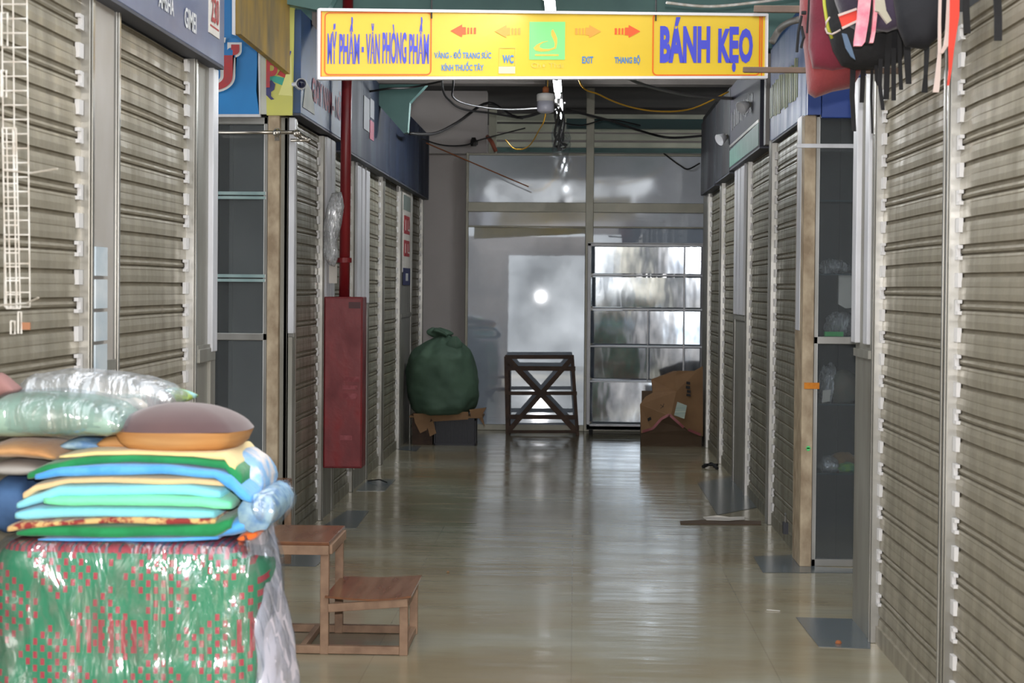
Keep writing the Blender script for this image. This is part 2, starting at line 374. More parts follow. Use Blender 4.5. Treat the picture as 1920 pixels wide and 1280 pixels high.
# ---------------------------------------------------------------- floor, ceiling, shells
XL, XR, XRF = -1.60, 1.24, 1.27
YF = -5.6                                  # the market's open front, behind the camera
f = MB().box((-6, YF-3, -.1), (6, 22, 0))
struct('floor', f, M['floor'], origin=(0,0,0))
floor = bpy.data.objects['floor']
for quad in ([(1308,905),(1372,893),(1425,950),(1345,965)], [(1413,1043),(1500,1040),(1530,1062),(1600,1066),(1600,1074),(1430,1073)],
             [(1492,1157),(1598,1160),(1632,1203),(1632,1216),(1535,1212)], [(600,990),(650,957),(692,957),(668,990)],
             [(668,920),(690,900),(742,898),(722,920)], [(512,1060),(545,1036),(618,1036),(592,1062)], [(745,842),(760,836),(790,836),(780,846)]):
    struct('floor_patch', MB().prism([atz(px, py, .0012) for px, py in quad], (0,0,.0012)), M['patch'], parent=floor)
TOP = 2.44
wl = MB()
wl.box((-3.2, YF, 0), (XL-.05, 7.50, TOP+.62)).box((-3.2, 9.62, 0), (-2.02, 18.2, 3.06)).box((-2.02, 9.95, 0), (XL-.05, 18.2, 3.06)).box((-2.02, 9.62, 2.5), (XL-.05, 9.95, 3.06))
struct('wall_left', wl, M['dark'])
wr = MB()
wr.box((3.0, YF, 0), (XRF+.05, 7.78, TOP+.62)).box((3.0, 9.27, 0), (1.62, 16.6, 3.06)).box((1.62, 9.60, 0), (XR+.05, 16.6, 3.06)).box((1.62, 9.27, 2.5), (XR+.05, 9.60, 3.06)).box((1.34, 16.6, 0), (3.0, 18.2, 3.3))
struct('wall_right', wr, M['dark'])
struct('ceiling', MB().box((-6, 7.6, 3.55), (6, 22, 3.65)), M['ceiling'])
struct('wall_rear', MB().box((-6, YF-.15, 0), (-.64, YF, 3.2)).box((1.9, YF-.15, 0), (6, YF, 3.2)).box((-.64, YF-.15, 2.75), (1.9, YF, 3.2)), M['wallgrey'])
# grey wall left of the glass, its wider head, and the space beyond the glass top
wb = MB().box((-2.4, 18.2, 0), (-1.05, 18.5, 3.55)); a = at(775,160,18.0); b = at(912,288,18.0)
wb.box((a.x, 18.0, b.z), (b.x, 18.2, 3.55))
struct('wall_back', wb, M['wallgrey'])
struct('wall_far', MB().box((-6, 21.8, 0), (6, 22, 3.6)), M['concrete'])
n = 1
for (x0, y0, x1, y1, Y, mm) in ((918,213,1330,228,19.6,'pale_beam'), (925,232,1330,247,19.8,'pale_beam'), (925,250,1330,262,20.2,'pale_beam'), (930,266,1330,276,20.4,'pale_beam'),
                                (925,276,1330,286,19.0,'teal'), (1062,222,1345,241,18.6,'teal_dark'), (917,205,930,290,18.7,'pale_beam')):
    a = at(x0,y0,Y); b = at(x1,y1,Y)
    struct('trim_%d' % n, MB().box((a.x,Y,b.z),(b.x,Y+.15,a.z)), M[mm]); n += 1
# teal steel beam across above the sign, ribs at the left
struct('trim_%d' % n, MB().box((-3, 10.9, 3.02), (3, 11.1, 3.6)), M['teal']); n += 1
q = [at(688,158,13.2), at(800,158,13.2), at(768,192,13.2), at(764,248,13.2), at(757,250,13.2), at(700,185,13.2)]
struct('trim_%d' % n, MB().prism(q, (0,.12,0)), M['teal']); n += 1
struct('trim_%d' % n, MB().box((-3, 15.9, 3.38), (3, 16.1, 3.55)), M['concrete']); n += 1
q = [at(440,-30,9.3), at(640,-30,9.3), at(612,22,9.3), at(540,8,9.3), at(440,12,9.3)]
struct('trim_%d' % n, MB().prism(q, (0,.1,0)), M['teal']); n += 1
q = [at(585,18,9.9), at(640,18,9.9), at(640,110,9.9), at(585,45,9.9)]
struct('trim_%d' % n, MB().prism(q, (0,.1,0)), M['concrete']); n += 1

# ---------------------------------------------------------------- roller shutters
PER = .1848
PROF = [(0,.010),(.015,-.002),(.075,-.002),(.09,.008),(.17,.0115),(.25,.012),(.265,.0095),(.38,.013),(.485,.011),(.50,-.001),(.56,-.001),(.572,.007),(.61,.0095),(.65,.008),(.66,-.004),(.685,-.004),(.695,.007),(.735,.010),(.755,.008),(.87,.0125),(.985,.010)]
LOCKS = {}
GROOVE = {0, 1, 8, 9, 13, 14, 2, 12}
def shutter(side, x, y0, y1, label, m='slat', top=TOP, seed=0, group=None, lock=None, bottom=0.0, rails=(1,1)):
    """corrugated slat curtain between two side channels; side +1 = right-hand wall"""
    t = thing('roller_shutter', label, 'shutter', (x+side*.03, (y0+y1)/2, 0), group)
    mb = MB(); rnd = random.Random(seed); ph = rnd.random()*.18
    zs = []; k = 0
    z0 = top+ph
    while True:
        done = False
        for i, (tt, d) in enumerate(PROF):
            z = z0-(k+tt)*PER
            if z > top: continue
            if z < bottom+.07: done = True; break
            zs.append((z, d, i))
        if done: break
        k += 1
    ny = max(4, int((y1-y0)/.25))
    xs = x+side*.035
    pts = []
    for (z, d, i) in zs:
        for j in range(ny+1):
            y = y0+(y1-y0)*j/ny
            w = noise.noise(Vector((y*2.1+seed*7, z*1.7, seed)))*.006
            sag = noise.noise(Vector((y*1.3, z*3+seed*3, 4.2)))*.004
            pts.append((xs-side*(d*.6+w), y, z+sag))
    fs = []; ms = []
    for a_ in range(len(zs)-1):
        for j in range(ny):
            fs.append([a_*(ny+1)+j, a_*(ny+1)+j+1, (a_+1)*(ny+1)+j+1, (a_+1)*(ny+1)+j]); ms.append(1 if zs[a_][2] in GROOVE else 0)
    mb.v = [Vector(p) for p in pts]; mb.f = fs; mb.m = ms
    mb.box((xs-side*.018, y0, bottom), (xs+side*.01, y1, bottom+.075), 0)
    link_mesh('slat_curtain', mb, [M[m], M['groove_tone']], t)
    # end locks of the slats on the far edge, each its own small clip
    if seed < 20:
        k = 0; ya, yb = y1-.055, y1-.002
        while z0-k*PER > bottom+.12:
            for (ta, tb) in ((0,.26), (.49,.76)):
                za, zb = z0-(k+ta)*PER, z0-(k+tb)*PER
                if za > top-.01 or zb < bottom+.08: continue
                key = (side, ta)
                if key not in LOCKS:
                    h = (ta-tb)*PER; q = MB()
                    if ta == 0: q.box((-side*.019, -.050, h), (-side*.004, 0, 0))
                    else: q.box((-side*.019, -.050, -.012), (-side*.004, 0, 0)).box((-side*.019, -.050, h), (-side*.004, 0, h+.012)).box((-side*.019, -.026, h+.010), (-side*.006, 0, -.010))
                    me_ = bpy.data.meshes.new('end_lock'); me_.from_pydata([tuple(v) for v in q.v], [], q.f); me_.materials.append(M['white_clip']); LOCKS[key] = me_
                e = bpy.data.objects.new('end_lock', LOCKS[key]); C.objects.link(e); e.parent = t
                e.location = Vector((xs, y1-.002+random.uniform(-.003,.002), za)) - BASE[t]
            k += 1
    def rail(ya, yb):
        r = MB().box((x-side*.004, ya, 0), (x+side*.045, yb, top))
        r.box((x-side*.010, ya+(yb-ya)*.25, 0), (x-side*.004, yb-(yb-ya)*.25, top))
        link_mesh('side_rail', r, M['alu'], t, bevel=.004)
    if rails[0]: rail(y0-.045, y0)
    if rails[1]: rail(y1, y1+.05)
    if lock is not None:
        L_ = MB().box((x-side*.012, lock-.03, .10), (x-side*.04, lock+.03, .165)); L_.tube([(x-side*.026, lock-.02, .16), (x-side*.026, lock-.02, .20), (x-side*.026, lock, .215), (x-side*.026, lock+.02, .20), (x-side*.026, lock+.02, .16)], .005, 8, 1)
        link_mesh('padlock', L_, [M['crate'], M['steel']], t)
    return t
def sy(px, x): return atx(px, 580, x).y
def post(side, x, y0, y1, strips, low=1.24, m='panel_grey', top=TOP, nm=None, prot=.0):
    """panel between shutters: board with white channels ending at mid height"""
    global n
    o = struct('trim_%d' % n, MB().box((x+side*.002-side*prot, y0, 0), (x+side*.05, y1, top)), M[m]); n += 1
    for (a_, b_) in strips:
        s_ = MB().box((x-side*(.018+prot), y0+(y1-y0)*a_, low), (x+side*.002-side*prot, y0+(y1-y0)*b_, top))
        struct('cover_strip', s_, M['white_alu'], parent=o, bevel=.004)
    struct('sill_strip', MB().box((x-side*(.01+prot), y0+.01, low-.04), (x+side*.002-side*prot, y1-.01, low-.005)), M['alu_dull'], parent=o)
    return o

# left wall, near to far
shutter(-1, XL, -2.4, -.2, 'beige roller shutter behind the photographer on the left', seed=21)
shutter(-1, XL, -.05, 2.4, 'beige roller shutter beside the photographer on the left', seed=22)
shutter(-1, XL, 2.55, 5.56, 'nearest pale beige roller shutter on the left, behind the white wire racks', seed=1)
post(-1, XL, 5.62, 5.87, [], m='panel_grey')
shutter(-1, XL, 5.93, 7.10, 'shiny grimy roller shutter on the left under the navy sign reading GIMEI', seed=2)
post(-1, XL, 7.155, 7.50, [(.0,.0)][:0], m='alu_dull')
st = struct('trim_%d' % n, MB().box((XL+.02, 7.40, 1.2), (XL-.03, 7.50, TOP)), M['white_alu'], bevel=.004); n += 1
st = struct('trim_%d' % n, MB().box((XL+.012, 7.40, 0), (XL-.03, 7.50, 1.18)), M['alu_dull'], bevel=.004); n += 1
st = struct('trim_%d' % n, MB().box((XL+.015, 7.17, 1.16), (XL-.02, 7.49, 1.22)), M['alu_dull'], bevel=.004); n += 1
# glass strip in the grey pillar, its bright look put into the pale colour
ms_ = MB(); a = atx(180,462,XL+.012); b = atx(201,704,XL+.012)
for i in range(4):
    z1 = a.z-(a.z-b.z)*i/4; z0 = a.z-(a.z-b.z)*(i+1)/4+.012
    ms_.box((XL+.004, a.y, z0), (XL+.012, b.y, z1))
mo = link_mesh('glass_strip', ms_, mat('bright_bluish_glass', S(236,242,246), .08, .0, var=S(180,200,214), scale=(3,3,5), amount=.8, coat=.6)); tag(mo, 'narrow bluish white glass strip of four panes set in the grey pillar on the left', 'glass')

shutter(-1, XL, 9.72, 10.76, 'left roller shutter under the blue sign with red letters', 'slat2', seed=3)
post(-1, XL, 10.82, 11.22, [(.02,.4),(.5,.9)], low=1.0, m='alu_dull')
shutter(-1, XL, 11.28, 12.26, 'left roller shutter half hidden behind the red pipe', 'slat2', seed=4)
post(-1, XL, 12.32, 13.10, [(.05,.32),(.40,.6),(.72,.98)], low=1.36, m='alu_dull')
shutter(-1, XL, 13.17, 14.12, 'left roller shutter just beyond the red hose cabinet', 'slat2', seed=5)
shutter(-1, XL, 14.24, 15.55, 'left roller shutter before the white strip poster', 'slat2', seed=6)
post(-1, XL, 15.62, 16.6, [], m='alu_dull')
shutter(-1, XL, 16.66, 17.84, 'farthest left roller shutter, behind the green sack', 'slat2', seed=7)
# right wall
shutter(1, XRF, -2.4, -.2, 'beige roller shutter behind the photographer on the right', seed=23)
shutter(1, XRF, -.05, 2.4, 'beige roller shutter beside the photographer on the right', seed=24)
shutter(1, XRF, 2.55, 5.84, 'nearest beige roller shutter on the right, cut by the picture edge', seed=8)
shutter(1, XRF, 5.94, 7.26, 'right roller shutter below the hanging backpacks', seed=9)
o = post(1, XRF, 7.36, 7.77, [], m='alu_dull')
struct('trim_%d' % n, MB().box((XRF-.02, 7.66, 1.26), (XRF+.04, 7.77, TOP)), M['white_alu'], bevel=.004); n += 1
struct('trim_%d' % n, MB().box((XRF-.012, 7.40, 1.26), (XRF+.02, 7.50, TOP)), M['white_alu'], bevel=.004); n += 1
post(1, XR, 9.32, 9.54, [(.1,.85)], low=1.27, m='alu_dull')
shutter(1, XR, 9.60, 10.86, 'right roller shutter next to the glass cabinet, padlock low down', 'slat2', seed=10, lock=9.78)
shutter(1, XR, 10.98, 12.36, 'second right roller shutter beyond the glass cabinet, paper strips at its foot', 'slat2', seed=11)
post(1, XR, 12.44, 13.26, [(.05,.35),(.42,.66),(.74,.96)], low=1.30, m='alu_dull')
shutter(1, XR, 13.32, 14.56, 'right roller shutter beyond the white channelled post', 'slat2', seed=12)
shutter(1, XR, 14.68, 16.02, 'farthest right roller shutter beside the cardboard box', 'slat2', seed=13)
struct('trim_%d' % n, MB().box((XR-.004, 16.09, 0), (XR+.06, 16.6, TOP)), M['alu_dull']); n += 1

# ---------------------------------------------------------------- shop sign boxes along the walls
def fascia(side, x, y0, y1, z0, z1, mats, label, base_prot=.06, name='shop_sign', lip=True, group=None):
    t = thing(name, label, 'sign', (x, (y0+y1)/2, z0), group)
    link_mesh('board', MB().box((x, y0, z0), (x+side*base_prot, y1, z1)), mats, t, bevel=.004)
    if lip: link_mesh('bottom_edge', MB().box((x+side*.001, y0, z0-.012), (x+side*base_prot, y1, z0)), M['edge_dark'], t)
    return t
def wtext(t, body, x, y0, y1, z0, z1, m, side=-1, bold=0.0, name='lettering'):
    # reads left to right for someone in the aisle: along +Y on the left wall, -Y on the right wall
    if side < 0: mb = text_mb(body, (x+.003, y0, z0), (0,1,0), (0,0,1), y1-y0, z1-z0, .001, bold)
    else: mb = text_mb(body, (x-.003, y1, z0), (0,-1,0), (0,0,1), y1-y0, z1-z0, .001, bold)
    return link_mesh(name, mb, M[m], t)
XS = XL+.02
tF = fascia(-1, XS+.03, 4.2, 7.47, 2.45, 3.05, M['navy'], 'navy blue shop sign over the near left shutter reading GIMEI and 230', .08)
a = atx(297,62,XS+.033); b = atx(326,18,XS+.033)
wtext(tF, 'AMSHA', XS+.03, a.y, b.y, 2.52, 2.585, 'white_ink', bold=.02)
a = atx(346,70,XS+.033); b = atx(368,30,XS+.033)
wtext(tF, 'GIMEI', XS+.03, a.y, b.y, 2.51, 2.59, 'white_ink', bold=.02)
a = atx(393,62,XS+.036); b = atx(413,0,XS+.036); c = atx(393,60,XS+.036)
pl_ = link_mesh('number_plate', MB().box((XS+.030, a.y, 2.555), (XS+.034, b.y, 2.80)), M['paper'], tF)
wtext(pl_, '230', XS+.034, a.y+.03, b.y-.03, 2.605, 2.715, 'red_ink', bold=.02)
BASE[pl_] = BASE[tF]
link_mesh('red_rule', MB().box((XS+.034, a.y+.02, 2.585), (XS+.0355, b.y-.02, 2.592)), M['red_ink'], pl_)
# blue sign with red letters
XB = XL+.03
tB = fascia(-1, XB+.02, 9.56, 11.32, 2.46, 3.04, M['blue_sign'], 'faded blue shop sign with red letters beside the yellow hanging sign', .07)
wtext(tB, 'GIÀY NAM - NỮ', XB+.02, 9.95, 11.2, 2.57, 2.76, 'faded_red', bold=.03)
link_mesh('frame_edge', MB().box((XB+.022, 11.28, 2.46), (XB-.05, 11.33, 3.04)), M['alu'], tB)
link_mesh('white_corner_panel', MB().prism([(XB+.022,9.62,2.50),(XB+.022,10.05,2.50),(XB+.022,10.0,2.62),(XB+.022,9.72,2.66)], (.002,0,0)), M['poster_white'], tB)
# dark navy run
XD = XL+.07
tD = fascia(-1, XD, 11.42, 14.0, 2.40, 3.06, M['dark_navy'], 'dark navy sign sheet right behind the red pipe, small white and red plate on it', .09)
a = atx(681,205,XD); b = atx(697,205,XD)
link_mesh('number_plate', MB().box((XD+.002, a.y, 2.62), (XD+.006, b.y-.18, 2.86), 0).box((XD+.002, b.y-.14, 2.58), (XD+.006, b.y+.1, 2.72), 1).box((XD+.002, b.y-.14, 2.74), (XD+.006, b.y+.1, 2.88), 0), [mat('dull_plate', S(128,130,134), .6), M['faded_red']], tD)
tE = fascia(-1, XD, 14.03, 16.5, 2.40, 3.06, M['dark_navy'], 'dark navy sign sheet in the middle of the far left row')
tG = fascia(-1, XD, 16.54, 17.75, 2.40, 3.06, M['dark_navy'], 'farthest dark navy sign sheet on the left, by the grey wall')
# right row
XQ = XR-.05
tR = fascia(1, XR-.005, 9.27, 10.98, 2.43, 3.06, M['royal_streak'], 'shiny blue shop sign with faded yellow lettering on the right', .07)
mb = MB(); rnd = random.Random(3)
y = 9.62
while y < 10.9:
    w = rnd.uniform(.03,.075); mb.box((XR-.009, y, 2.56+rnd.uniform(0,.02)), (XR-.006, y+w, 2.80-rnd.uniform(0,.03))); y += w+rnd.uniform(.02,.045)
M['faded_yellow'] = mat('faded_yellow_streaks', S(148,146,74), .5, var=S(90,104,92), scale=(6,14,2), amount=1)
link_mesh('faded_lettering', mb, M['faded_yellow'], tR)
link_mesh('pale_edge_strip', MB().box((XR-.03, 11.0, 2.42), (XR+.06, 11.1, 3.0)), M['pipe_grey'], tR)
tP = fascia(1, XQ, 11.16, 13.3, 2.42, 3.05, M['purple_sheet'], 'dull purple shop sign with a green lower band on the right', .10)
link_mesh('green_band', MB().prism([(XQ-.002,11.2,2.43),(XQ-.002,13.28,2.43),(XQ-.002,13.28,2.56),(XQ-.002,11.2,2.58)], (-.002,0,0)), M['green_sheet'], tP)
link_mesh('divider_strip', MB().box((XQ-.006, 11.2, 2.58), (XQ-.001, 13.28, 2.60)), M['alu'], tP)
mb = MB(); y = 11.6
while y < 13.1:
    w = rnd.uniform(.04,.09); mb.box((XQ-.004, y, 2.70+rnd.uniform(0,.02)), (XQ-.001, y+w, 2.86-rnd.uniform(0,.05))); y += w+rnd.uniform(.03,.07)
M['faded_grey'] = mat('faded_grey_streaks', S(78,76,82), .5)
link_mesh('faded_lettering', mb, M['faded_grey'], tP)
tQ = fascia(1, XQ, 13.34, 14.7, 2.40, 3.06, M['dark_sheet'], 'dark sign sheet with a small white lamp on the right', .10)
tQ2 = fascia(1, XQ, 14.74, 16.35, 2.39, 3.06, M['dark_sheet'], 'farthest dark sign sheet on the right, next to the glass', .10)
for k, (px, py, lab) in enumerate(((1392,206,'white cone spotlight on the purple sign on the right'), (1351,265,'white cone spotlight on the dark sign sheet on the right'))):
    p = atx(px, py, XQ-.06); 
    t = thing('spotlight', lab, 'lamp', (XQ-.005, p.y, p.z), 'cone spotlights on the right signs')
    link_mesh('shade', MB().lathe([(.012,0),(.028,-.01),(.048,-.07),(.045,-.072),(.022,-.02)], (XQ-.02, p.y, p.z+.04), (.75,.45,.45), 18), M['white_alu'], t, smooth=True)
    link_mesh('arm', MB().tube([(XQ+.002, p.y+.02, p.z+.03), (XQ-.02, p.y+.0, p.z+.05)], .012), M['alu_dull'], t)

# ---------------------------------------------------------------- left cabinet at the cross aisle
Y0 = 9.6
def glass_cabinet(side, Y, xa, xb, label, mem, shelves, top=TOP, back='curtain'):
    """front facing the cross aisle: frame, upper and lower pane, shelves, back"""
    t = thing('glass_cabinet', label, 'cabinet', ((xa+xb)/2, Y, 0))
    x0, x1 = sorted((xa, xb)); fr = MB()
    fr.box((x0, Y, 0), (x0+.022, Y+.04, top)).box((x1-.022, Y, 0), (x1, Y+.04, top))
    for z in (.02, mem, top-.02): fr.box((x0, Y, z-.02), (x1, Y+.04, z+.02))
    link_mesh('frame', fr, M['alu'], t, bevel=.003)
    link_mesh('glass_pane', MB().box((x0+.02, Y+.015, .04), (x1-.02, Y+.02, mem-.02)), M['pane_dusty'], t)
    link_mesh('glass_pane', MB().box((x0+.02, Y+.015, mem+.02), (x1-.02, Y+.02, top-.04)), M['pane_dusty'], t)
    link_mesh('back_panel', MB().box((x0, Y+.30, 0), (x1, Y+.31, top)).box((x0-.005, Y+.04, 0), (x0, Y+.31, top)).box((x1, Y+.04, 0), (x1+.005, Y+.31, top)).box(((x0+x1)/2+.01, Y+.285, 0), ((x0+x1)/2+.025, Y+.30, top)), M[back], t)
    return t
a = at(400,300,Y0); b = at(502,300,Y0)
tC = glass_cabinet(-1, Y0, -2.3, b.x, 'tall glass fronted cabinet on the left, empty shelves behind dusty glass', at(450,631,Y0).z, [])
for py, mm in ((363,'shelf_edge'), (518,'shelf_edge')):
    M.setdefault('shelf_edge', mat('pale_teal_glass_edge', S(150,170,168), .3, var=S(120,142,142), scale=(8,8,8), amount=.8))
    z = at(450,py,Y0-.01).z
    link_mesh('shelf', MB().box((-2.28, Y0+.0, z-.006), (b.x-.02, Y0+.28, z+.010)).box((-2.28, Y0-.01, z-.030), (b.x-.01, Y0+.005, z-.014)).box((-2.28, Y0-.012, z-.006), (b.x-.01, Y0+.003, z+.012)), M[mm], tC)
a = at(502,300,9.57); b = at(524,300,9.57)
struct('trim_%d' % n, MB().box((a.x, 9.57, 0), (b.x, 9.9, TOP+.04)), M['beige'], bevel=.006); n += 1
a = at(525,300,9.6); b = at(543,300,9.6)
struct('trim_%d' % n, MB().box((a.x, 9.62, 0), (XL-.03, 9.9, TOP)), M['alu_dull']); n += 1
struct('trim_%d' % n, MB().box((XL-.022, 9.60, 1.22), (XL+.012, 9.66, TOP)), M['white_alu'], bevel=.004); n += 1
struct('trim_%d' % n, MB().box((XL-.05, 9.62, 0), (XL-.03, 9.67, TOP)), M['alu'], bevel=.002); n += 1
struct('trim_%d' % n, MB().box((XL-.022, 9.61, 0), (XL+.004, 9.67, 1.2)), M['alu_dull'], bevel=.004); n += 1
# sign panels above that cabinet, facing the camera
YB = 9.55
def facing(name, pts, Y, th, m, label=None, cat=None, parent=None, **k):
    o = link_mesh(name, MB().prism([at(px,py,Y) for px,py in pts], (0,th,0)), m, parent, **k)
    if label: tag(o, label, cat)
    return o
tBn = thing('banner', 'bright blue cloth banner with a big red letter above the left cabinet', 'banner', at(448,216,YB))
facing('cloth', [(330,-60),(482,-60),(482,120),(480,170),(486,214),(330,214)], YB, .03, M['banner'], parent=tBn)
facing('border', [(330,214),(486,214),(484,120),(484,-60),(488,-60),(488,219),(330,219)], YB-.006, .03, M['white_alu'], parent=tBn)
a = at(350,174,YB-.02); s_ = 9.55/3200
wh = text_mb('Ữ', a, (1,0,0), (0,0,1), 104*s_, 104*s_, .004, .06); rd = text_mb('Ữ', a+Vector((.012,0,.012)), (1,0,0), (0,0,1), 104*s_-.024, 104*s_-.024, .010, .015)
link_mesh('letter_outline', wh, M['white_ink'], tBn); link_mesh('letter', rd, M['red_ink'], tBn)
tPo = thing('poster', 'yellow green poster with a red letter P and a white margin, left of the camera', 'poster', at(525,216,YB))
facing('sheet', [(498,-60),(553,-60),(550,130),(548,216),(500,216),(498,100)], YB-.005, .03, M['poster'], parent=tPo)
facing('white_margin', [(488,-60),(498,-60),(499,110),(500,214),(488,214)], YB-.003, .03, M['poster_white'], parent=tPo)
facing('pale_wedge', [(546,100),(548,180),(522,178),(536,140)], YB-.008, .004, mat('pale_yellow_ink', S(212,208,130), .5), parent=tPo)
facing('teal_swatch', [(505,140),(533,146),(529,160),(505,150)], YB-.009, .004, mat('teal_ink', S(50,150,130), .5), parent=tPo)
facing('blue_swatch', [(534,92),(546,96),(541,114),(534,116)], YB-.009, .004, mat('blue_ink', S(50,60,150), .5), parent=tPo)
facing('dark_figure', [(499,155),(509,150),(516,158),(514,168),(508,172),(508,180),(514,186),(508,187),(499,178)], YB-.010, .004, mat('dark_blue_ink', S(50,50,100), .5), parent=tPo)
link_mesh('letter', text_mb('P', at(499,164,YB-.02), (1,0,0), (0,0,1), 22*s_, 52*s_, .002, .03), M['red_ink'], tPo)
facing('red_band', [(534,116),(541,114),(534,146),(520,140)], YB-.007, .003, M['red_ink'], parent=tPo)
# ochre double sided board hanging nearer
YH = 8.9
tH = thing('hanging_sign', 'weathered ochre sign board hanging at the top left corner of the aisle', 'sign', at(480,140,YH))
pts = [at(441,-60,8.55), at(441,64,8.55), at(534,139,9.35), at(533,-60,9.35)]
nv = (pts[1]-pts[0]).cross(pts[2]-pts[1]).normalized()*.03
link_mesh('board', MB().prism(pts, nv), M['ochre'], tH)
link_mesh('white_edge', MB().prism([at(435,-60,8.54), at(435,64,8.54), at(441,66,8.54), at(441,-60,8.54)], (0,.02,0)), M['white_alu'], tH)
mb = MB(); rnd = random.Random(9)
for (px, py, w, h) in ((482,56,6,14),(500,58,7,16),(514,70,7,14),(502,86,6,12),(516,98,8,14),(526,92,5,12),(450,20,4,30),(463,10,4,34),(476,8,4,40),(490,4,4,40)):
    fr_ = lambda x: 8.55+(x-441)/(534-441)*.8
    off = Vector((0,-.05,0))
    mb.prism([at(px,py,fr_(px))+off, at(px+w,py+4,fr_(px+w))+off, at(px+w,py+h+4,fr_(px+w))+off, at(px,py+h,fr_(px))+off], (.001,-.001,0))
link_mesh('faded_marks', mb, mat('faded_dark_marks', S(92,92,84), .6), tH)
# rod with ball joints below the banner
tRo = thing('curtain_rod', 'steel rod with ball joints fixed to the left beige column', 'rod', at(500,248,9.5))
mb = MB().tube([at(402,248,9.5), at(560,248,9.5)], .011, 12); mb.tube([at(560,248,9.5), at(575,262,9.45)], .011, 10); mb.tube([at(545,263,9.45), at(578,263,9.45)], .009, 10)
link_mesh('bar', mb, M['brass_dull'], tRo, smooth=True)
for px, py, r_ in ((519,249,.023),(557,250,.022),(576,262,.018)):
    link_mesh('ball_joint', MB().lathe([(r_*math.sin(a_*PI/10)+1e-4, -r_*math.cos(a_*PI/10)) for a_ in range(11)], at(px,py,9.48), (0,0,1), 14), M['brass_dull'], tRo, smooth=True)
link_mesh('mounting_plate', MB().box(at(515,240,9.53), at(524,264,9.55)), M['brass_dull'], tRo)

# security camera
tK = thing('security_camera', 'small white bullet security camera on the corner of the left signs', 'camera', at(565,157,9.35))
c = at(565,157,9.3); dr = (Vector((0.1,0,1.5))-c).normalized()
link_mesh('housing', MB().lathe([(.026,-.14),(.031,-.12),(.031,0),(.027,.004),(.026,-.01)], c, dr, 24), M['white_alu'], tK, smooth=True)
link_mesh('lens', MB().lathe([(.025,-.012),(.022,.0),(.012,.0035),(.0001,.006)], c, dr, 24), mat('dark_lens', S(20,22,50), .08), tK, smooth=True)
link_mesh('bracket', MB().tube([c-dr*.12, c-dr*.13+Vector((-.05,.03,0))], .012).tube([c-dr*.13+Vector((-.04,.03,0)), (-1.556, 9.60, c.z)], .010), M['white_alu'], tK)

# ---------------------------------------------------------------- right cabinet
YC = 9.25
a = at(1530,300,YC); 
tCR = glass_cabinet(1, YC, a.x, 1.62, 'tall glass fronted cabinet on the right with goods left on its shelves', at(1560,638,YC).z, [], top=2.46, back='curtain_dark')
M['glass_shelf'] = mat('dark_glass_edge', S(70,84,92), .2)
for k, py in enumerate((375,513,757,887)):
    z = at(1560,py,YC+.03).z
    link_mesh('shelf', MB().box((a.x+.01, YC+.03, z-.008), (1.61, YC+.29, z)), M['glass_shelf'], tCR)
a = at(1507,300,YC-.02); b = at(1530,300,YC-.02)
col = struct('trim_%d' % n, MB().box((a.x+.004, YC-.02, 0), (b.x, YC+.3, 2.43)), M['beige'], bevel=.006); n += 1
YI = YC+.03
def inside(name, pts, m, label, cat, y=.06, th=.015, **k):
    return facing(name, pts, YC+y, th, m, label, cat, **k)
inside('paper_bag', [(1573,515),(1607,512),(1607,576),(1586,578),(1572,570)], M['paper'], 'white paper bag hanging in the upper right cabinet', 'bag', .045, .03)
def blob(name, cx, cy, Y, rx, rz, ry, m, label=None, cat=None, amp=.25, seed=0, group=None, flat=True, parent=None, sub=0):
    c = at(cx, cy, Y); mb = MB(); nu, nv = 22, 13
    def fn(u, v):
        th_ = 2*PI*u; ph = PI*v
        d = Vector((math.sin(ph)*math.cos(th_), math.sin(ph)*math.sin(th_), -math.cos(ph)))
        k = 1+amp*noise.noise(d*2.1+Vector((seed*3.1,0,0)))+amp*.4*noise.noise(d*5+Vector((0,seed,0)))
        z = d.z*k*rz
        if flat: z = max(z, -rz*.75)
        return c+Vector((d.x*rx*k, d.y*ry*k, z))
    mb.grid(fn, nu, nv, closed_u=True)
    o = link_mesh(name, mb, m, parent, smooth=True, subd=sub)
    if label: tag(o, label, cat, group)
    return o
zz = .75
def on_shelf(name, px, py_shelf, rx, rz, m, label, cat, seed=0, amp=.3, ry=.07, y=.16):
    # stands on the shelf whose front edge is seen at py_shelf
    z = at(1560, py_shelf, YC+.03).z
    c = at(px, py_shelf, YC+y); c.z = z+rz*zz+.001
    mb = MB()
    def fn(u, v):
        th_ = 2*PI*u; ph = PI*v
        d = Vector((math.sin(ph)*math.cos(th_), math.sin(ph)*math.sin(th_), -math.cos(ph)))
        k = 1+amp*noise.noise(d*2.1+Vector((seed*3.1,0,0)))+amp*.4*noise.noise(d*5+Vector((0,seed,0)))
        return c+Vector((d.x*rx*k, d.y*ry*k, max(d.z*k*rz, -rz*zz)))
    mb.grid(fn, 22, 13, closed_u=True)
    return tag(link_mesh(name, mb, m, smooth=True), label, cat)
cabmem = at(1560,638,YC).z+.021
def on_member(name, px, rx, rz, m, label, cat, seed, ry=.07, y=.15):
    c = at(px, 630, YC+y); mb = MB(); c.z = cabmem+rz*zz
    def fn(u, v):
        th_ = 2*PI*u; ph = PI*v
        d = Vector((math.sin(ph)*math.cos(th_), math.sin(ph)*math.sin(th_), -math.cos(ph)))
        k = 1+.3*noise.noise(d*2.1+Vector((seed*3.1,0,0)))
        return c+Vector((d.x*rx*k, d.y*ry*k, max(d.z*k*rz, -rz*zz)))
    mb.grid(fn, 22, 13, closed_u=True)
    return tag(link_mesh(name, mb, m, smooth=True), label, cat)
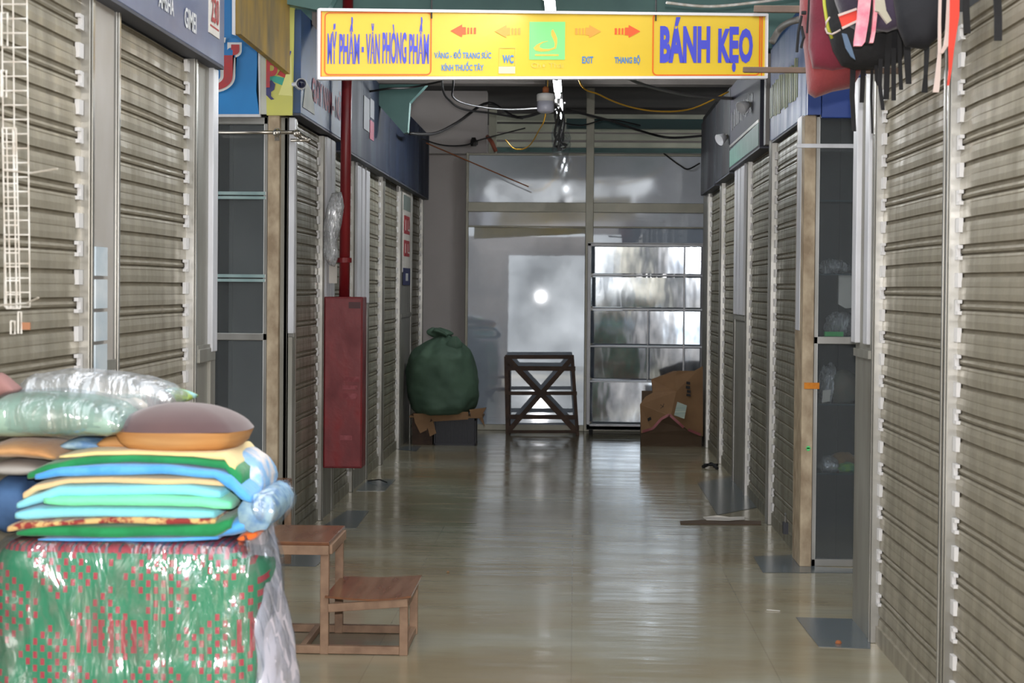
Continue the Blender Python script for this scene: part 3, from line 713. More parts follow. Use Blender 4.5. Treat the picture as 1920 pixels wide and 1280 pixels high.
link_mesh('middle_shelf', MB().box((at(1530,300,YC).x+.01, YC+.04, cabmem-.012), (1.61, YC+.29, cabmem-.001)), M['glass_shelf'], tCR)
on_member('plastic_bag', 1576, .09, .075, M['plastic_grey'], 'crumpled clear plastic bag on the middle shelf of the right cabinet', 'bag', 3, ry=.06, y=.17)
c = at(1563,629,YC+.07)
tag(link_mesh('box', MB().box((c.x-.05, YC+.05, cabmem), (c.x+.05, YC+.09, cabmem+.024)), M['green_chalk']), 'small green box at the front of the right cabinet middle shelf', 'box')
on_shelf('plastic_bag', 1562, 513, .09, .045, M['plastic_grey'], 'flattened plastic bag on the upper shelf of the right cabinet', 'bag', 5)
on_shelf('clothes_bundle', 1580, 757, .085, .10, mat('muted_clothes', S(126,112,100), .8, var=S(90,100,90), scale=(14,14,14), amount=.9), 'muted bundle of wrapped clothes on the lower shelf, above a price tag', 'clothes', 8)
on_shelf('plastic_bag', 1552, 757, .05, .12, M['plastic_grey'], 'dusty plastic bag beside the clothes bundle in the right cabinet', 'bag', 9, ry=.05)
inside('price_tag', [(1543,732),(1558,730),(1556,752),(1541,755)], M['paper'], 'white barcode price tag stuck low in the right cabinet', 'tag', .028, .003)
on_shelf('folded_cloth', 1582, 887, .10, .055, fabric('tan_cloth', S(150,120,80), S(120,92,64)), 'tan folded cloth on the lowest shelf of the right cabinet', 'cloth', 11, y=.2)
on_shelf('folded_cloth', 1590, 887, .06, .030, fabric('green_cloth', S(110,160,60), S(60,120,90)), 'bright green folded cloth on the lowest shelf of the right cabinet', 'cloth', 12, ry=.05, y=.09)
on_shelf('plastic_bag', 1554, 887, .055, .05, M['plastic_milky'], 'milky plastic bag on the lowest shelf of the right cabinet', 'bag', 13, ry=.05, y=.09)
tag(link_mesh('tape_strip', MB().box(at(1508,717,YC-.026), at(1536,729,YC-.0205)), M['orange_tape']), 'strip of orange tape on the right beige column', 'tape')
link_mesh('chalk_mark', MB().box(at(1513,836,YC-.024), at(1518,845,YC-.021)).box(at(1511,839,YC-.024), at(1520,841,YC-.021)), M['green_chalk'], parent=col)
tag(link_mesh('flat_bar', MB().box(at(1494,269,YC-.10), at(1612,278,YC-.085)).box(at(1500,270,YC-.085), at(1506,277,YC-.02)), M['white_alu'], bevel=.002), 'short whitish flat bar fixed across the top of the right beige column', 'bar')
# royal blue box sign above the right cabinet
a = at(1510,221,YC-.03)
tag(link_mesh('shop_sign', MB().box((XR+.07, YC-.05, a.z), (1.95, YC-.01, 3.06)), M['royal'], bevel=.004), 'plain royal blue sign panel facing the camera above the right cabinet', 'sign')
tSt = struct('trim_%d' % n, MB().box((XR-.004, YC-.05, 2.43), (XR+.066, YC+.01, 3.06)), M['royal']); n += 1

# ---------------------------------------------------------------- yellow direction sign
A = at(597,149,8.0); B = at(1435,147,8.62); rv = (Vector((B.x,B.y,0))-Vector((A.x,A.y,0))); W = rv.length; rv.normalize()
zA0, zA1 = A.z, at(597,17,8.0).z; zB0, zB1 = B.z, at(1435,27,8.62).z
nrm = Vector((rv.y, -rv.x, 0))
tY = thing('direction_sign', 'long yellow hanging sign reading BÁNH KẸO with red arrows', 'sign', ((A.x+B.x)/2, (A.y+B.y)/2, (zA0+zB0)/2))
def sp(u, v, d=0.0):
    """point on the sign: u 0..1 along, v 0..1 up, d towards the viewer"""
    p = Vector((A.x, A.y, 0))+rv*(u*W); p.z = (zA0*(1-u)+zB0*u)*(1-v)+(zA1*(1-u)+zB1*u)*v
    return p+nrm*d
def su(px):  # picture column to position along the sign
    d = ray(px, 90); d2 = Vector((d.x, d.y)); 
    # intersect with the sign's vertical plane
    den = d.x*nrm.x+d.y*nrm.y; t = (A.x*nrm.x+A.y*nrm.y)/den
    p = Vector((d.x*t, d.y*t, 0)); return (p-Vector((A.x,A.y,0))).dot(rv)/W
def sv(px, py):
    u = su(px); p = sp(u, 0); d = ray(px, py); z = CAMZ+d.z*(p.y/d.y)
    lo = zA0*(1-u)+zB0*u; hi = zA1*(1-u)+zB1*u; return (z-lo)/(hi-lo)
def sq(pts, d=.004, th=.001):
    return [sp(su(x), sv(x,y), d) for x, y in pts], nrm*th
mb = MB(); mb.prism([sp(0,0,-.03), sp(1,0,-.03), sp(1,1,-.03), sp(0,1,-.03)], nrm*.03); link_mesh('panel', mb, M['yellow_sign'], tY)
mb = MB()
for (p, q_) in ((sp(0,.012,.0), sp(1,.012,.0)), (sp(0,.985,.0), sp(1,.985,.0))): mb.bar(p, q_, .012+.03, .013)
mb.bar(sp(0,0,0), sp(0,1,0), .012, .04, up=nrm); mb.bar(sp(1,0,0), sp(1,1,0), .010, .04, up=nrm)
link_mesh('frame', mb, M['sign_frame'], tY)
def rline(x0, y0, x1, y1, w=2.2, r=8):
    pts = []
    for cx_, cy_, a0 in ((x1-r,y0+r,-90),(x1-r,y1-r,0),(x0+r,y1-r,90),(x0+r,y0+r,180)):
        for k in range(5): an = math.radians(a0+k*22.5); pts.append((cx_+r*math.cos(an), cy_+r*math.sin(an)))
    mb = MB(); k = len(pts); base = [Vector((x, y)) for x, y in pts]; c = Vector(((x0+x1)/2, (y0+y1)/2))
    for i in range(k):
        p, q_ = base[i], base[(i+1)%k]; dd = (q_-p).normalized(); nn = Vector((-dd.y, dd.x))*w/2
        poly, th = sq([(p.x+nn.x,p.y+nn.y),(q_.x+nn.x,q_.y+nn.y),(q_.x-nn.x,q_.y-nn.y),(p.x-nn.x,p.y-nn.y)], .003)
        mb.prism(poly, th)
    return mb
link_mesh('orange_border', rline(609,24,808,140), M['orange_ink'], tY)
link_mesh('orange_border', rline(1224,26,1424,141), M['orange_ink'], tY)
mb = MB(); poly, th = sq([(602,143),(1425,143.5),(1425,145.5),(602,145)], .003); mb.prism(poly, th); poly, th = sq([(601,20),(603,20),(603,145),(601,145)], .003); mb.prism(poly, th); poly, th = sq([(1427,30),(1429,30),(1429,145),(1427,145)], .003); mb.prism(poly, th)
link_mesh('red_edge_line', mb, M['orange_ink'], tY)
def stext(body, x0, x1, ytop, ybot, m, bold=0., name='lettering'):
    u0, u1 = su(x0), su(x1); p0 = sp(u0, sv(x0, ybot)); p1 = sp(u1, sv(x1, ybot)); h = (sp(u0, sv(x0, ytop))-p0).z
    mb = text_mb(body, p0, (p1-p0), (0,0,1), (p1-p0).length, h, .004, bold)
    return link_mesh(name, mb, M[m], tY)
stext('MỸ', 614, 631, 44, 120, 'violet_ink', .03); stext('PHẨM', 636, 674, 32, 120, 'violet_ink', .03); stext('-', 678, 682, 88, 98, 'violet_ink', .03)
stext('VĂN', 686, 712, 44, 120, 'violet_ink', .03); stext('PHÒNG', 717, 762, 46, 120, 'violet_ink', .03); stext('PHẨM', 767, 804, 32, 120, 'violet_ink', .03)
stext('VÀNG - ĐỒ TRANG SỨC', 814, 921, 92, 110, 'sky_ink', .03); stext('KÍNH THUỐC TÂY', 828, 907, 115, 133, 'sky_ink', .03)
stext('WC', 942, 963, 103, 119, 'sky_ink', .04); stext('EXIT', 1091, 1112, 106, 119, 'sky_ink', .03); stext('THANG BỘ', 1152, 1200, 103, 122, 'sky_ink', .03)
stext('BÁNH', 1237, 1331, 32, 118, 'violet_ink', .05); stext('KẸO', 1346, 1411, 50, 135, 'violet_ink', .05)
def arrow(cx_, cy_, s, m):
    mb = MB()
    for pts in ([(cx_+s*24,cy_),(cx_+s*2,cy_-12),(cx_+s*2,cy_-7),(cx_-s*5,cy_-7),(cx_-s*5,cy_+7),(cx_+s*2,cy_+7),(cx_+s*2,cy_+12)],
                [(cx_-s*8,cy_-6),(cx_-s*11,cy_-6),(cx_-s*11,cy_+6),(cx_-s*8,cy_+6)], [(cx_-s*14,cy_-6),(cx_-s*17,cy_-6),(cx_-s*17,cy_+6),(cx_-s*14,cy_+6)], [(cx_-s*20,cy_-6),(cx_-s*24,cy_-6),(cx_-s*24,cy_+6),(cx_-s*20,cy_+6)]):
        poly, th = sq(pts, .003); mb.prism(poly, th)
    link_mesh('arrow', mb, M[m], tY)
arrow(868,58,-1,'arrow_red'); arrow(951,59,-1,'arrow_pale'); arrow(1102,59,1,'arrow_pale'); arrow(1176,59,1,'arrow_red')
poly, th = sq([(992,41),(1059,41),(1059,112),(992,112)], .002); link_mesh('logo_square', MB().prism(poly, th), M['mint'], tY)
mb = MB()
a1 = [(1006+22*math.cos(t_)*1.0+14, 88-9*math.sin(t_)) for t_ in [math.radians(x) for x in range(100,300,20)]]
outer = [(1027,77),(1016,79),(1006,84),(1000,90),(1004,95),(1014,97),(1028,96),(1042,91),(1044,82),(1044,72),(1041,64),(1036,55)]
inner = [(1033,58),(1033,66),(1037,74),(1040,82),(1039,89),(1030,92),(1018,92),(1011,89),(1012,84),(1018,80),(1027,77.5)]
poly, th = sq(outer+inner, .004); mb.prism(poly, th); link_mesh('logo_swoosh', mb, M['swoosh'], tY)
mb = MB(); poly, th = sq([(1003,102),(1047,102),(1047,105),(1003,105)], .004); mb.prism(poly, th); link_mesh('logo_line', mb, M['swoosh'], tY)
stext('Chợ Thái', 996, 1056, 118, 130, 'pale_ink', 0)
poly, th = sq([(935,125),(966,125),(966,138),(935,138)], .003); link_mesh('cream_patch', MB().prism(poly, th), M['cream'], tY)
mb = rline(936,90,966,124,1,1); link_mesh('thin_frame', mb, M['pale_ink'], tY)
mb = MB()
for px in (808, 1228):
    p = sp(su(px), 1.0, .01); mb.tube([p-Vector((0,0,.04)), p+Vector((.0,0,.02)), Vector((p.x, p.y, 3.56))], .004, 6)
link_mesh('hanging_wire', mb, M['cable'], tY)

# ---------------------------------------------------------------- ceiling lights in a row
em = bpy.data.materials.new('lit_tube'); em.use_nodes = True
p_ = em.node_tree.nodes['Principled BSDF']; p_.inputs['Emission Color'].default_value = (.94,.98,1,1); p_.inputs['Emission Strength'].default_value = 95; p_.inputs['Base Color'].default_value = (.9,.9,.9,1)
em2 = em.copy(); em2.name = 'lit_tube_dimmer'; em2.node_tree.nodes['Principled BSDF'].inputs['Emission Strength'].default_value = 22
LT = [(4.6, 'tube light row over the aisle, first from the viewer'), (6.93,'tube light of the row just before the yellow sign'), (8.75,'tube light just behind and above the yellow sign'), (12.5,'bright tube light seen below the yellow sign, nearer of two'), (14.2,'bright tube light seen below the yellow sign, farther of two')]
for k, (y, lab) in enumerate(LT):
    L_ = 1.15; z = (3.02, 2.87, 3.0, 3.02, 3.02)[k]; x = -.15
    t = thing('tube_light', lab, 'light', (x, y+L_/2, z), 'tube lights in a row along the aisle')
    link_mesh('tube', MB().tube([(x, y, z), (x, y+L_, z)], .019, 12), em if k > 2 else em2, t, smooth=True)
    link_mesh('fixture_body', MB().box((x-.03, y-.03, z+.03), (x+.03, y+L_+.03, z+.075)).box((x-.015, y-.02, z-.02), (x+.015, y, z+.04)).box((x-.015, y+L_, z-.02), (x+.015, y+L_+.02, z+.04)), M['white_alu'], t)
    if y > 7: link_mesh('hanger', MB().tube([(x, y+.2, z+.07), (x, y+.2, 3.56)], .004, 6).tube([(x, y+L_-.2, z+.07), (x, y+L_-.2, 3.56)], .004, 6), M['cable'], t)
# cable bunch wrapped in plastic on the row
mb = MB()
for k in range(5):
    pts = []
    for i in range(14):
        u = i/13; pts.append((-.15+.03*math.sin(k*2+u*9)+.012*k-.02, 13.6+u*3.9, 2.93-.12*math.sin(PI*u)+.03*math.cos(k*1.7+u*7)))
    mb.tube(pts, .011, 7)
c = at(1046,238,15.9)
tag(link_mesh('cable_bunch', mb, M['cable'], smooth=True), 'bunch of black cables hanging on the ceiling light row', 'cable')
mb = MB()
def fn(u, v):
    an = 2*PI*u; y = 15.4+v*1.9; r = .085+.03*noise.noise(Vector((math.cos(an)*1.5, math.sin(an)*1.5, y*4)))
    return (-.15+r*math.cos(an), y, 2.90+r*math.sin(an)-.05*v)
mb.grid(fn, 18, 30, closed_u=True)
tag(link_mesh('plastic_wrap', mb, M['plastic'], smooth=True), 'clear plastic wrapped around the cables under the ceiling', 'plastic')
# LED bulb
tL = thing('light_bulb', 'unlit bulb lamp with grey dome hanging below the yellow sign', 'lamp', at(1023,209,11.0))
c = at(1023,192,11.0); s_ = 11.0/3200
link_mesh('dome', MB().lathe([(.001,-20*s_),(10*s_,-19.5*s_),(15*s_,-17*s_),(16*s_,-12*s_),(16*s_,2*s_)], c, (0,0,1), 28), M['led_dome'], tL, smooth=True)
link_mesh('collar', MB().lathe([(16.5*s_,2*s_),(16.8*s_,14*s_),(15*s_,16*s_),(6*s_,18*s_)], c, (0,0,1), 28), M['led_white'], tL, smooth=True)
link_mesh('socket', MB().lathe([(6*s_,18*s_),(6*s_,27*s_),(3*s_,30*s_)], c, (0,0,1), 16), M['rust'], tL, smooth=True)
link_mesh('cord', MB().tube([c+Vector((0,0,29*s_)), (c.x+.02, 11.0, 3.1), (c.x-.02, 11.0, 3.56)], .004, 6), M['cable'], tL)
# cables and conduits
def cable(name, pts, r, m, label, sub=6):
    P = [at(*p) for p in pts]; out = []
    for i in range(len(P)-1):
        p0 = P[max(i-1,0)]; p1 = P[i]; p2 = P[i+1]; p3 = P[min(i+2,len(P)-1)]
        for k in range(sub):
            t_ = k/sub; out.append(.5*((2*p1)+(-p0+p2)*t_+(2*p0-5*p1+4*p2-p3)*t_*t_+(-p0+3*p1-3*p2+p3)*t_**3))
    out.append(P[-1])
    return tag(link_mesh(name, MB().tube(out, r, 8), M[m], smooth=True), label, 'cable' if 'conduit' not in name else 'pipe')
cable('cable', [(1078,10,12.5),(1085,148,12.5),(1125,178,12.6),(1180,200,12.8),(1240,209,13.0),(1300,203,13.2),(1366,172,13.3)], .006, 'yellow_cable', 'long yellow cable sagging under the ceiling on the right')
cable('cable', [(1030,60,14.0),(1024,205,14.0),(1010,245,14.2),(990,275,14.5),(965,279,14.6),(948,262,14.6)], .005, 'yellow_cable', 'thin yellow wire hanging below the unlit bulb')
cable('conduit', [(1165,140,11.5),(1210,160,12),(1290,178,12.6),(1378,185,13.2)], .012, 'pipe_grey', 'grey conduit running to the right under the ceiling')
cable('cable', [(768,250,14.5),(815,250,15),(860,228,15.5),(915,193,16.5),(970,220,16),(1030,205,15)], .014, 'cable', 'thick black cable sagging across the left concrete head')
cable('cable', [(790,260,16.5),(830,272,16.8),(872,272,17),(900,262,17.2),(985,240,17.2)], .007, 'cable', 'thin black cable above the left end of the glass')
cable('cable', [(1062,206,16),(1140,225,16.4),(1200,245,16.6),(1255,258,16.8),(1322,254,16.2)], .012, 'cable', 'black cable sagging above the right end of the glass')
cable('cable', [(1045,228,15.5),(1090,235,16),(1140,224,16.5),(1200,235,17)], .007, 'cable', 'thin black cable crossing in front of the teal beam')
cable('cable', [(830,97,15),(830,165,15),(845,190,15.2),(870,205,15.4),(920,212,15.8),(980,222,16)], .010, 'cable', 'tangled black cable at the top left under the ceiling')
cable('cable', [(850,30,13),(850,150,13),(852,185,13.4),(900,200,14),(960,205,14.5),(1035,200,15)], .008, 'cable', 'black cable dropping from behind the yellow sign at left')
cable('cable', [(690,172,12.6),(730,166,12.6),(770,164,12.8),(830,152,12.8)], .008, 'cable', 'black cable along the teal steel bracket')
cable('cable', [(1245,288,17.68),(1262,301,17.6),(1275,310,17.6),(1290,317,17.6),(1312,306,17.66)], .008, 'cable', 'loop of black cable before the upper right glass')
cable('cable', [(1250,5,9),(1330,12,9.2),(1420,4,9.3),(1500,-8,9.4),(1535,-20,9.22)], .008, 'wire_white', 'pale cable running above the right end of the yellow sign')
cable('cable', [(1447,80,8.9),(1462,55,8.9),(1480,42,8.7),(1500,36,8.4)], .018, 'pipe_grey', 'thick grey hose bending behind the red backpack')
tag(link_mesh('thin_rod', MB().tube([at(797,267,17.4), at(991,350,17.2)], .006, 8), M['rust']), 'thin brown rod slanting in front of the upper left glass', 'rod')
c = at(889,270,17.8)
mb = MB().lathe([(.03,0),(.035,.05),(.02,.09)], at(888,274,17.8), (0,0,1), 12); tag(link_mesh('junction_box', mb.box(at(882,262,17.85), at(896,272,17.95)), M['cable']), 'small black junction box on the concrete head', 'box')
tag(link_mesh('copper_elbow', MB().tube([at(914,256,17.9), at(922,266,17.8), at(930,284,17.8)], .022, 10), mat('orange_pipe', S(170,96,74), .5), smooth=True), 'short orange pipe piece at the top left of the glass', 'pipe')

# ---------------------------------------------------------------- glass partition at the end
YP = 17.7
tilt = .0104
Wd = thing('window_1', '', 'window', (.1, YP, 0)); del Wd['label'], Wd['category']; Wd['kind'] = 'structure'
def gx(px): return at(px,500,YP).x
def gz(py): return at(1095,py,YP).z
x0, xm0, xm1, x1 = gx(876), gx(1097), gx(1112), 1.5
fr = MB()
fr.box((x0-.02, YP, .0), (x0+.01, YP+.06, gz(287))).box((xm0, YP-.02, 0), (xm1, YP+.06, 3.56)).box((x0, YP-.01, gz(398)), (x1, YP+.06, gz(380)))
fr.box((x0, YP, gz(292)), (x1, YP+.05, gz(288))).box((x0, YP, 0), (xm0, YP+.06, gz(797))).box((xm1, YP, 0), (x1, YP+.06, gz(797)))
fr.box((x0, YP-.005, gz(427)), (x1, YP+.05, gz(424)))
link_mesh('frame', fr, M['frame_metal'], Wd, bevel=.004)
def pane(xa, xb, za, zb, m, rot=0.0, lean=0.0, y=YP+.03):
    xc, zc = (xa+xb)/2, (za+zb)/2
    mb = MB().box((-(xb-xa)/2, -.003, -(zb-za)/2), ((xb-xa)/2, .003, (zb-za)/2))
    R_ = Matrix.Rotation(rot, 3, 'Z') @ Matrix.Rotation(lean, 3, 'X')
    mb.v = [R_ @ v + Vector((xc, y, zc)) for v in mb.v]
    return link_mesh('pane', mb, M[m], Wd)
pane(x0, xm0, gz(797), gz(426), 'pane_film', .0206, -.0107)
pane(x0, xm0, gz(424), gz(398), 'pane_upper')
pane(xm1, x1, gz(797), gz(426), 'pane_film', .004, 0)
pane(xm1, x1, gz(424), gz(398), 'pane_upper')
pane(x0, xm0, gz(380), gz(291), 'pane_upper', 0, 0)
pane(xm1, x1, gz(380), gz(291), 'pane_upper', .004, .003)
# display cabinet with mirror back
YD = 17.28
def dx(px): return at(px,600,YD).x
def dz(py): return at(1200,py,YD).z
tDc = thing('display_cabinet', 'white aluminium display cabinet with mirror back and glass shelves against the end glass', 'cabinet', (dx(1207), YD+.17, 0))
fr = MB()
for px in (1101, 1318): fr.box((dx(px), YD, dz(804)), (dx(px)+.035, YD+.035, dz(456)))
for pa, pb in ((456,462),(796,806)): fr.box((dx(1101), YD, dz(pb)), (dx(1318)+.035, YD+.035, dz(pa)))
fr.box((dx(1101), YD+.3, dz(804)), (dx(1101)+.03, YD+.33, dz(456))).box((dx(1318), YD+.3, dz(804)), (dx(1318)+.03, YD+.33, dz(456)))
fr.box((dx(1101), YD, dz(806)), (dx(1318)+.035, YD+.33, dz(799))).box((dx(1101), YD, dz(458)), (dx(1318)+.035, YD+.33, dz(455)))
fr.box((dx(1281), YD+.01, dz(800)), (dx(1284), YD+.03, dz(460)))
fr.box((dx(1214), YD+.02, dz(715)), (dx(1216), YD+.035, dz(580)))
link_mesh('frame', fr, M['white_alu'], tDc, bevel=.003)
M['white_shelf'] = mat('white_shelf_edge', S(206,208,214), .35)
for py in (516, 580, 650, 716):
    link_mesh('shelf', MB().box((dx(1104), YD+.012, dz(py)-.006), (dx(1318), YD+.24, dz(py)+.008)), M['white_shelf'], tDc)
for i, (pa, pb) in enumerate(((460,514),(518,578),(582,648),(652,714),(718,797))):
    rz = (-.085,-.10,-.075,-.09,-.06)[i]; lx = (.06,.02,-.01,-.03,-.10)[i]
    xa, xb = dx(1106), dx(1316); za, zb = dz(pb), dz(pa); xc = (xa+xb)/2; zc = (za+zb)/2
    mb = MB().box((-(xb-xa)/2, -.002, -(zb-za)/2+.01), ((xb-xa)/2, .002, (zb-za)/2-.01))
    R_ = Matrix.Rotation(rz*.9, 3, 'Z') @ Matrix.Rotation(lx*.3, 3, 'X')
    mb.v = [R_ @ v + Vector((xc, YD+.27, zc)) for v in mb.v]
    link_mesh('mirror_back', mb, M['cabmirror'], tDc)
link_mesh('side_panel', MB().box((dx(1101)+.003, YD+.03, dz(803)), (dx(1101)+.008, YD+.3, dz(458))), M['pane_clear'], tDc)
for px in (1110, 1310):
    link_mesh('foot', MB().box((dx(px)-.02, YD+.03, 0), (dx(px)+.02, YD+.07, dz(806))).box((dx(px)-.02, YD+.26, 0), (dx(px)+.02, YD+.30, dz(806))), M['black'], tDc)

# ---------------------------------------------------------------- wooden X rack
YR = 17.2
def rp(px, py, y=YR): return at(px, py, y)
tX = thing('wooden_rack', 'low dark wooden rack with crossed braces standing before the end glass', 'rack', at(1015,818,YR))
b0 = at(1015,818,YR); fz = 0.0
pl0 = at(952,815,YR); pl0.z = 0; pr0 = at(1083,815,YR); pr0.z = 0
TLp, TRp = at(949,668,YR), at(1073,668,YR)
def bx2(name, p, q_, w, h, up=(0,1,0)): return link_mesh(name, MB().bar(p, q_, w, h, up), M['rustwood'], tX)
bx2('leg', pl0, TLp, .04, .035); bx2('leg', pr0, TRp, .035, .035)
bx2('leg', pl0+Vector((.0,.35,0)), TLp+Vector((.02,.12,0)), .03, .03); bx2('leg', pr0+Vector((0,.35,0)), TRp+Vector((.0,.12,0)), .03, .03)
for (x0_, y0_, x1_, y1_, w_) in ((947,669,1076,669,.040),(950,690,1079,691,.046),(952,737,1082,737,.036),(953,781,1083,782,.044),(953,809,1085,809,.03)):
    bx2('crossbar', at(x0_,y0_,YR-.02), at(x1_,y1_,YR-.02), w_, .02)
bx2('brace', at(951,671,YR-.035), at(1080,808,YR-.035), .055, .018); bx2('brace', at(1073,671,YR-.05), at(955,806,YR-.05), .048, .016)
bx2('side_rail', pl0+Vector((0,0,.06)), pl0+Vector((0,.35,.06)), .03, .03, (0,0,1)); bx2('side_rail', pr0+Vector((0,0,.06)), pr0+Vector((0,.35,.06)), .03, .03, (0,0,1))

# ---------------------------------------------------------------- sack on crate
YS = 15.95
zc = at(850,783,YS).z
tCt = thing('plastic_crate', 'black slatted plastic crate under the green sack', 'crate', (at(853,800,YS).x, YS+.16, 0))
xa, xb = at(814,800,YS).x, at(892,800,YS).x; mb = MB(); mb.box((xa, YS, 0), (xb, YS+.32, .02)).box((xa, YS, zc-.025), (xb, YS+.012, zc)).box((xa, YS+.308, zc-.025), (xb, YS+.32, zc)).box((xa, YS, zc-.025), (xa+.012, YS+.32, zc)).box((xb-.012, YS, zc-.025), (xb, YS+.32, zc))
k = 0
while xa+.016*k < xb-.008:
    mb.box((xa+.016*k, YS+.002, 0), (xa+.016*k+.009, YS+.010, zc)); mb.box((xa+.016*k, YS+.31, 0), (xa+.016*k+.009, YS+.318, zc)); k += 1
for j in range(20): mb.box((xa+.002, YS+.016*j, 0), (xa+.010, YS+.016*j+.009, zc)); mb.box((xb-.010, YS+.016*j, 0), (xb-.002, YS+.016*j+.009, zc))
mb.box((xa+.02, YS+.02, .02), (xb-.02, YS+.30, zc-.02))
link_mesh('body', mb, M['crate'], tCt)
mb = MB()
def sheet(pts, th): 
    mb.prism(pts, th)
mb.box((at(768,770,YS).x, YS-.03, zc+.001), (at(905,770,YS).x, YS+.36, zc+.016))
mb.prism([at(775,775,YS-.035), at(812,775,YS-.035), at(800,806,YS-.055), at(788,812,YS-.06), at(778,792,YS-.05)], (0,.006,0))
mb.prism([at(800,772,YS-.035), at(878,772,YS-.035), at(878,786,YS-.04), at(812,790,YS-.045)], (0,.006,0))
mb.prism([at(880,768,YS-.02), at(912,764,YS-.02), at(904,778,YS-.02), at(909,800,YS-.02), at(897,782,YS-.02), at(884,784,YS-.02)], (0,.03,0))
mb.prism([at(812,788,YS-.04), at(818,812,YS-.05), at(806,818,YS-.06), at(800,795,YS-.05)], (0,.005,0))
tag(link_mesh('cardboard_sheet', mb, M['card']), 'torn flattened cardboard between the green sack and the crate', 'cardboard')
# support for the left half of the sack
xo = at(768,770,YS).x
tag(link_mesh('wooden_block', MB().box((xo+.02, YS+.06, 0), (xa-.02, YS+.30, zc)), M['rustwood']), 'dark block beside the crate holding up the cardboard', 'block')
tS = thing('sack', 'big tied green cloth sack resting on cardboard by the far left shutter', 'sack', (at(831,770,YS+.16).x, YS+.16, zc+.017))
YK = YS+.16; cS = at(830,700,YK)
outl = {0:(778,880),.12:(769,893),.25:(763,899),.4:(761,899),.55:(762,893),.7:(765,888),.82:(776,881),.9:(794,868),.96:(812,852),1.0:(824,842)}
ks = sorted(outl)
def prof(v):
    for i in range(len(ks)-1):
        if v <= ks[i+1]:
            t_ = (v-ks[i])/(ks[i+1]-ks[i]); t_ = t_*t_*(3-2*t_)*.5+t_*.5; a_, b_ = outl[ks[i]], outl[ks[i+1]]
            return a_[0]+(b_[0]-a_[0])*t_, a_[1]+(b_[1]-a_[1])*t_
    return outl[1.0]
zbot, ztop = zc+.018, at(830,628,YK).z
mb = MB()
def fn(u, v):
    l, r = prof(v); xl_, xr_ = at(l,700,YK).x, at(r,700,YK).x; an = 2*PI*u; z = zbot+(ztop-zbot)*v
    cx_ = (xl_+xr_)/2; rx = (xr_-xl_)/2; ry = min(rx, .30)
    d = Vector((math.cos(an), math.sin(an), v*2))
    w = 1+.05*noise.noise(d*2.2)+.03*noise.noise(d*6)+(.05*math.sin(an*9+v*3) if v > .75 else .012*math.sin(an*7+v*9))*1.0
    if v < .06: rx *= .93
    return (cx_+rx*w*math.cos(an), YK+ry*w*math.sin(an), z+.02*noise.noise(d*3))
mb.grid(fn, 56, 34, closed_u=True); mb.f.append([i*34 for i in range(56)]); mb.m.append(0)
link_mesh('body', mb, M['sack'], tS, smooth=True, subd=1)
mb = MB()
def fn(u, v):
    an = 2*PI*u; zz_ = ztop-.01+.075*v; r = .055+.05*v*(1-v)*3+.018*math.sin(an*4+v*3)+.01*noise.noise(Vector((math.cos(an)*2, math.sin(an)*2, v*3)))
    r *= (1-.5*v**3); c_ = at(829,625,YK).x-.05*v
    return (c_+r*1.25*math.cos(an), YK-.02+r*math.sin(an), zz_+.012*math.sin(an*3))
mb.grid(fn, 30, 10, closed_u=True); mb.f.append([i*10+9 for i in range(30)]); mb.m.append(0)
link_mesh('tied_neck', mb, M['sack'], tS, smooth=True, subd=1)
mb = MB()
def fn(u, v):
    an = 2*PI*u; c_ = at(851,645,YK); r = .06*math.sin(PI*(v*.92+.04)); 
    return (c_.x+r*1.3*math.cos(an)+.02*v+.012*math.sin(3*an), YK-.16+r*math.sin(an)*.8, c_.z-.11+.19*v)
mb.grid(fn, 24, 12, closed_u=True); link_mesh('knot_flap', mb, M['sack'], tS, smooth=True, subd=1)

# ---------------------------------------------------------------- cardboard box, crushed
YQ = 16.05
tQb = thing('cardboard_box', 'large crushed brown cardboard box leaning on the end of the right wall', 'box', at(1258,828,YQ))
def cpt(px, py, y=YQ): return at(px, py, y)
mb = MB()
mb.prism([cpt(1200,758), cpt(1210,744,YQ+.01), cpt(1224,736,YQ+.02), cpt(1262,732,YQ-.02), cpt(1268,734,YQ-.03), cpt(1258,778,YQ-.05), cpt(1254,779,YQ-.06), cpt(1236,790,YQ-.03), cpt(1222,806), cpt(1202,812)], (0,.015,0))
mb.prism([cpt(1268,734,YQ-.03), cpt(1266,704,YQ), cpt(1270,695,YQ), cpt(1302,695,YQ+.03), cpt(1318,686,YQ+.05), cpt(1318,818,YQ+.05), cpt(1290,806,YQ), cpt(1258,778,YQ-.05)], (0,.015,0))
mb.prism([cpt(1221,711,YQ+.30), cpt(1262,695,YQ+.30), cpt(1272,695,YQ+.02), cpt(1268,734,YQ-.02), cpt(1224,738,YQ+.02)], (0,.012,0))
link_mesh('outer_walls', mb, M['card'], tQb)
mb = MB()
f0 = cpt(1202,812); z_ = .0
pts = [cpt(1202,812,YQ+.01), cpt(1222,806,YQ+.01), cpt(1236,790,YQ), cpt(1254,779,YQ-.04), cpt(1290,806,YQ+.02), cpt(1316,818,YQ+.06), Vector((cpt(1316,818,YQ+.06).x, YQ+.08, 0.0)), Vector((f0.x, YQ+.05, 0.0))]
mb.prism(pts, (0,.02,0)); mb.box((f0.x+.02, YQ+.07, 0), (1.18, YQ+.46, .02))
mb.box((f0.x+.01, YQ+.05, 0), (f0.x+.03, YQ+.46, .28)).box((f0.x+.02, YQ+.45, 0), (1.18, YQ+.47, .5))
link_mesh('shadowed_lower_wall', mb, M['card_dark'], tQb)  # shade under the crushed fold put into the darker cardboard colour
mb = MB()
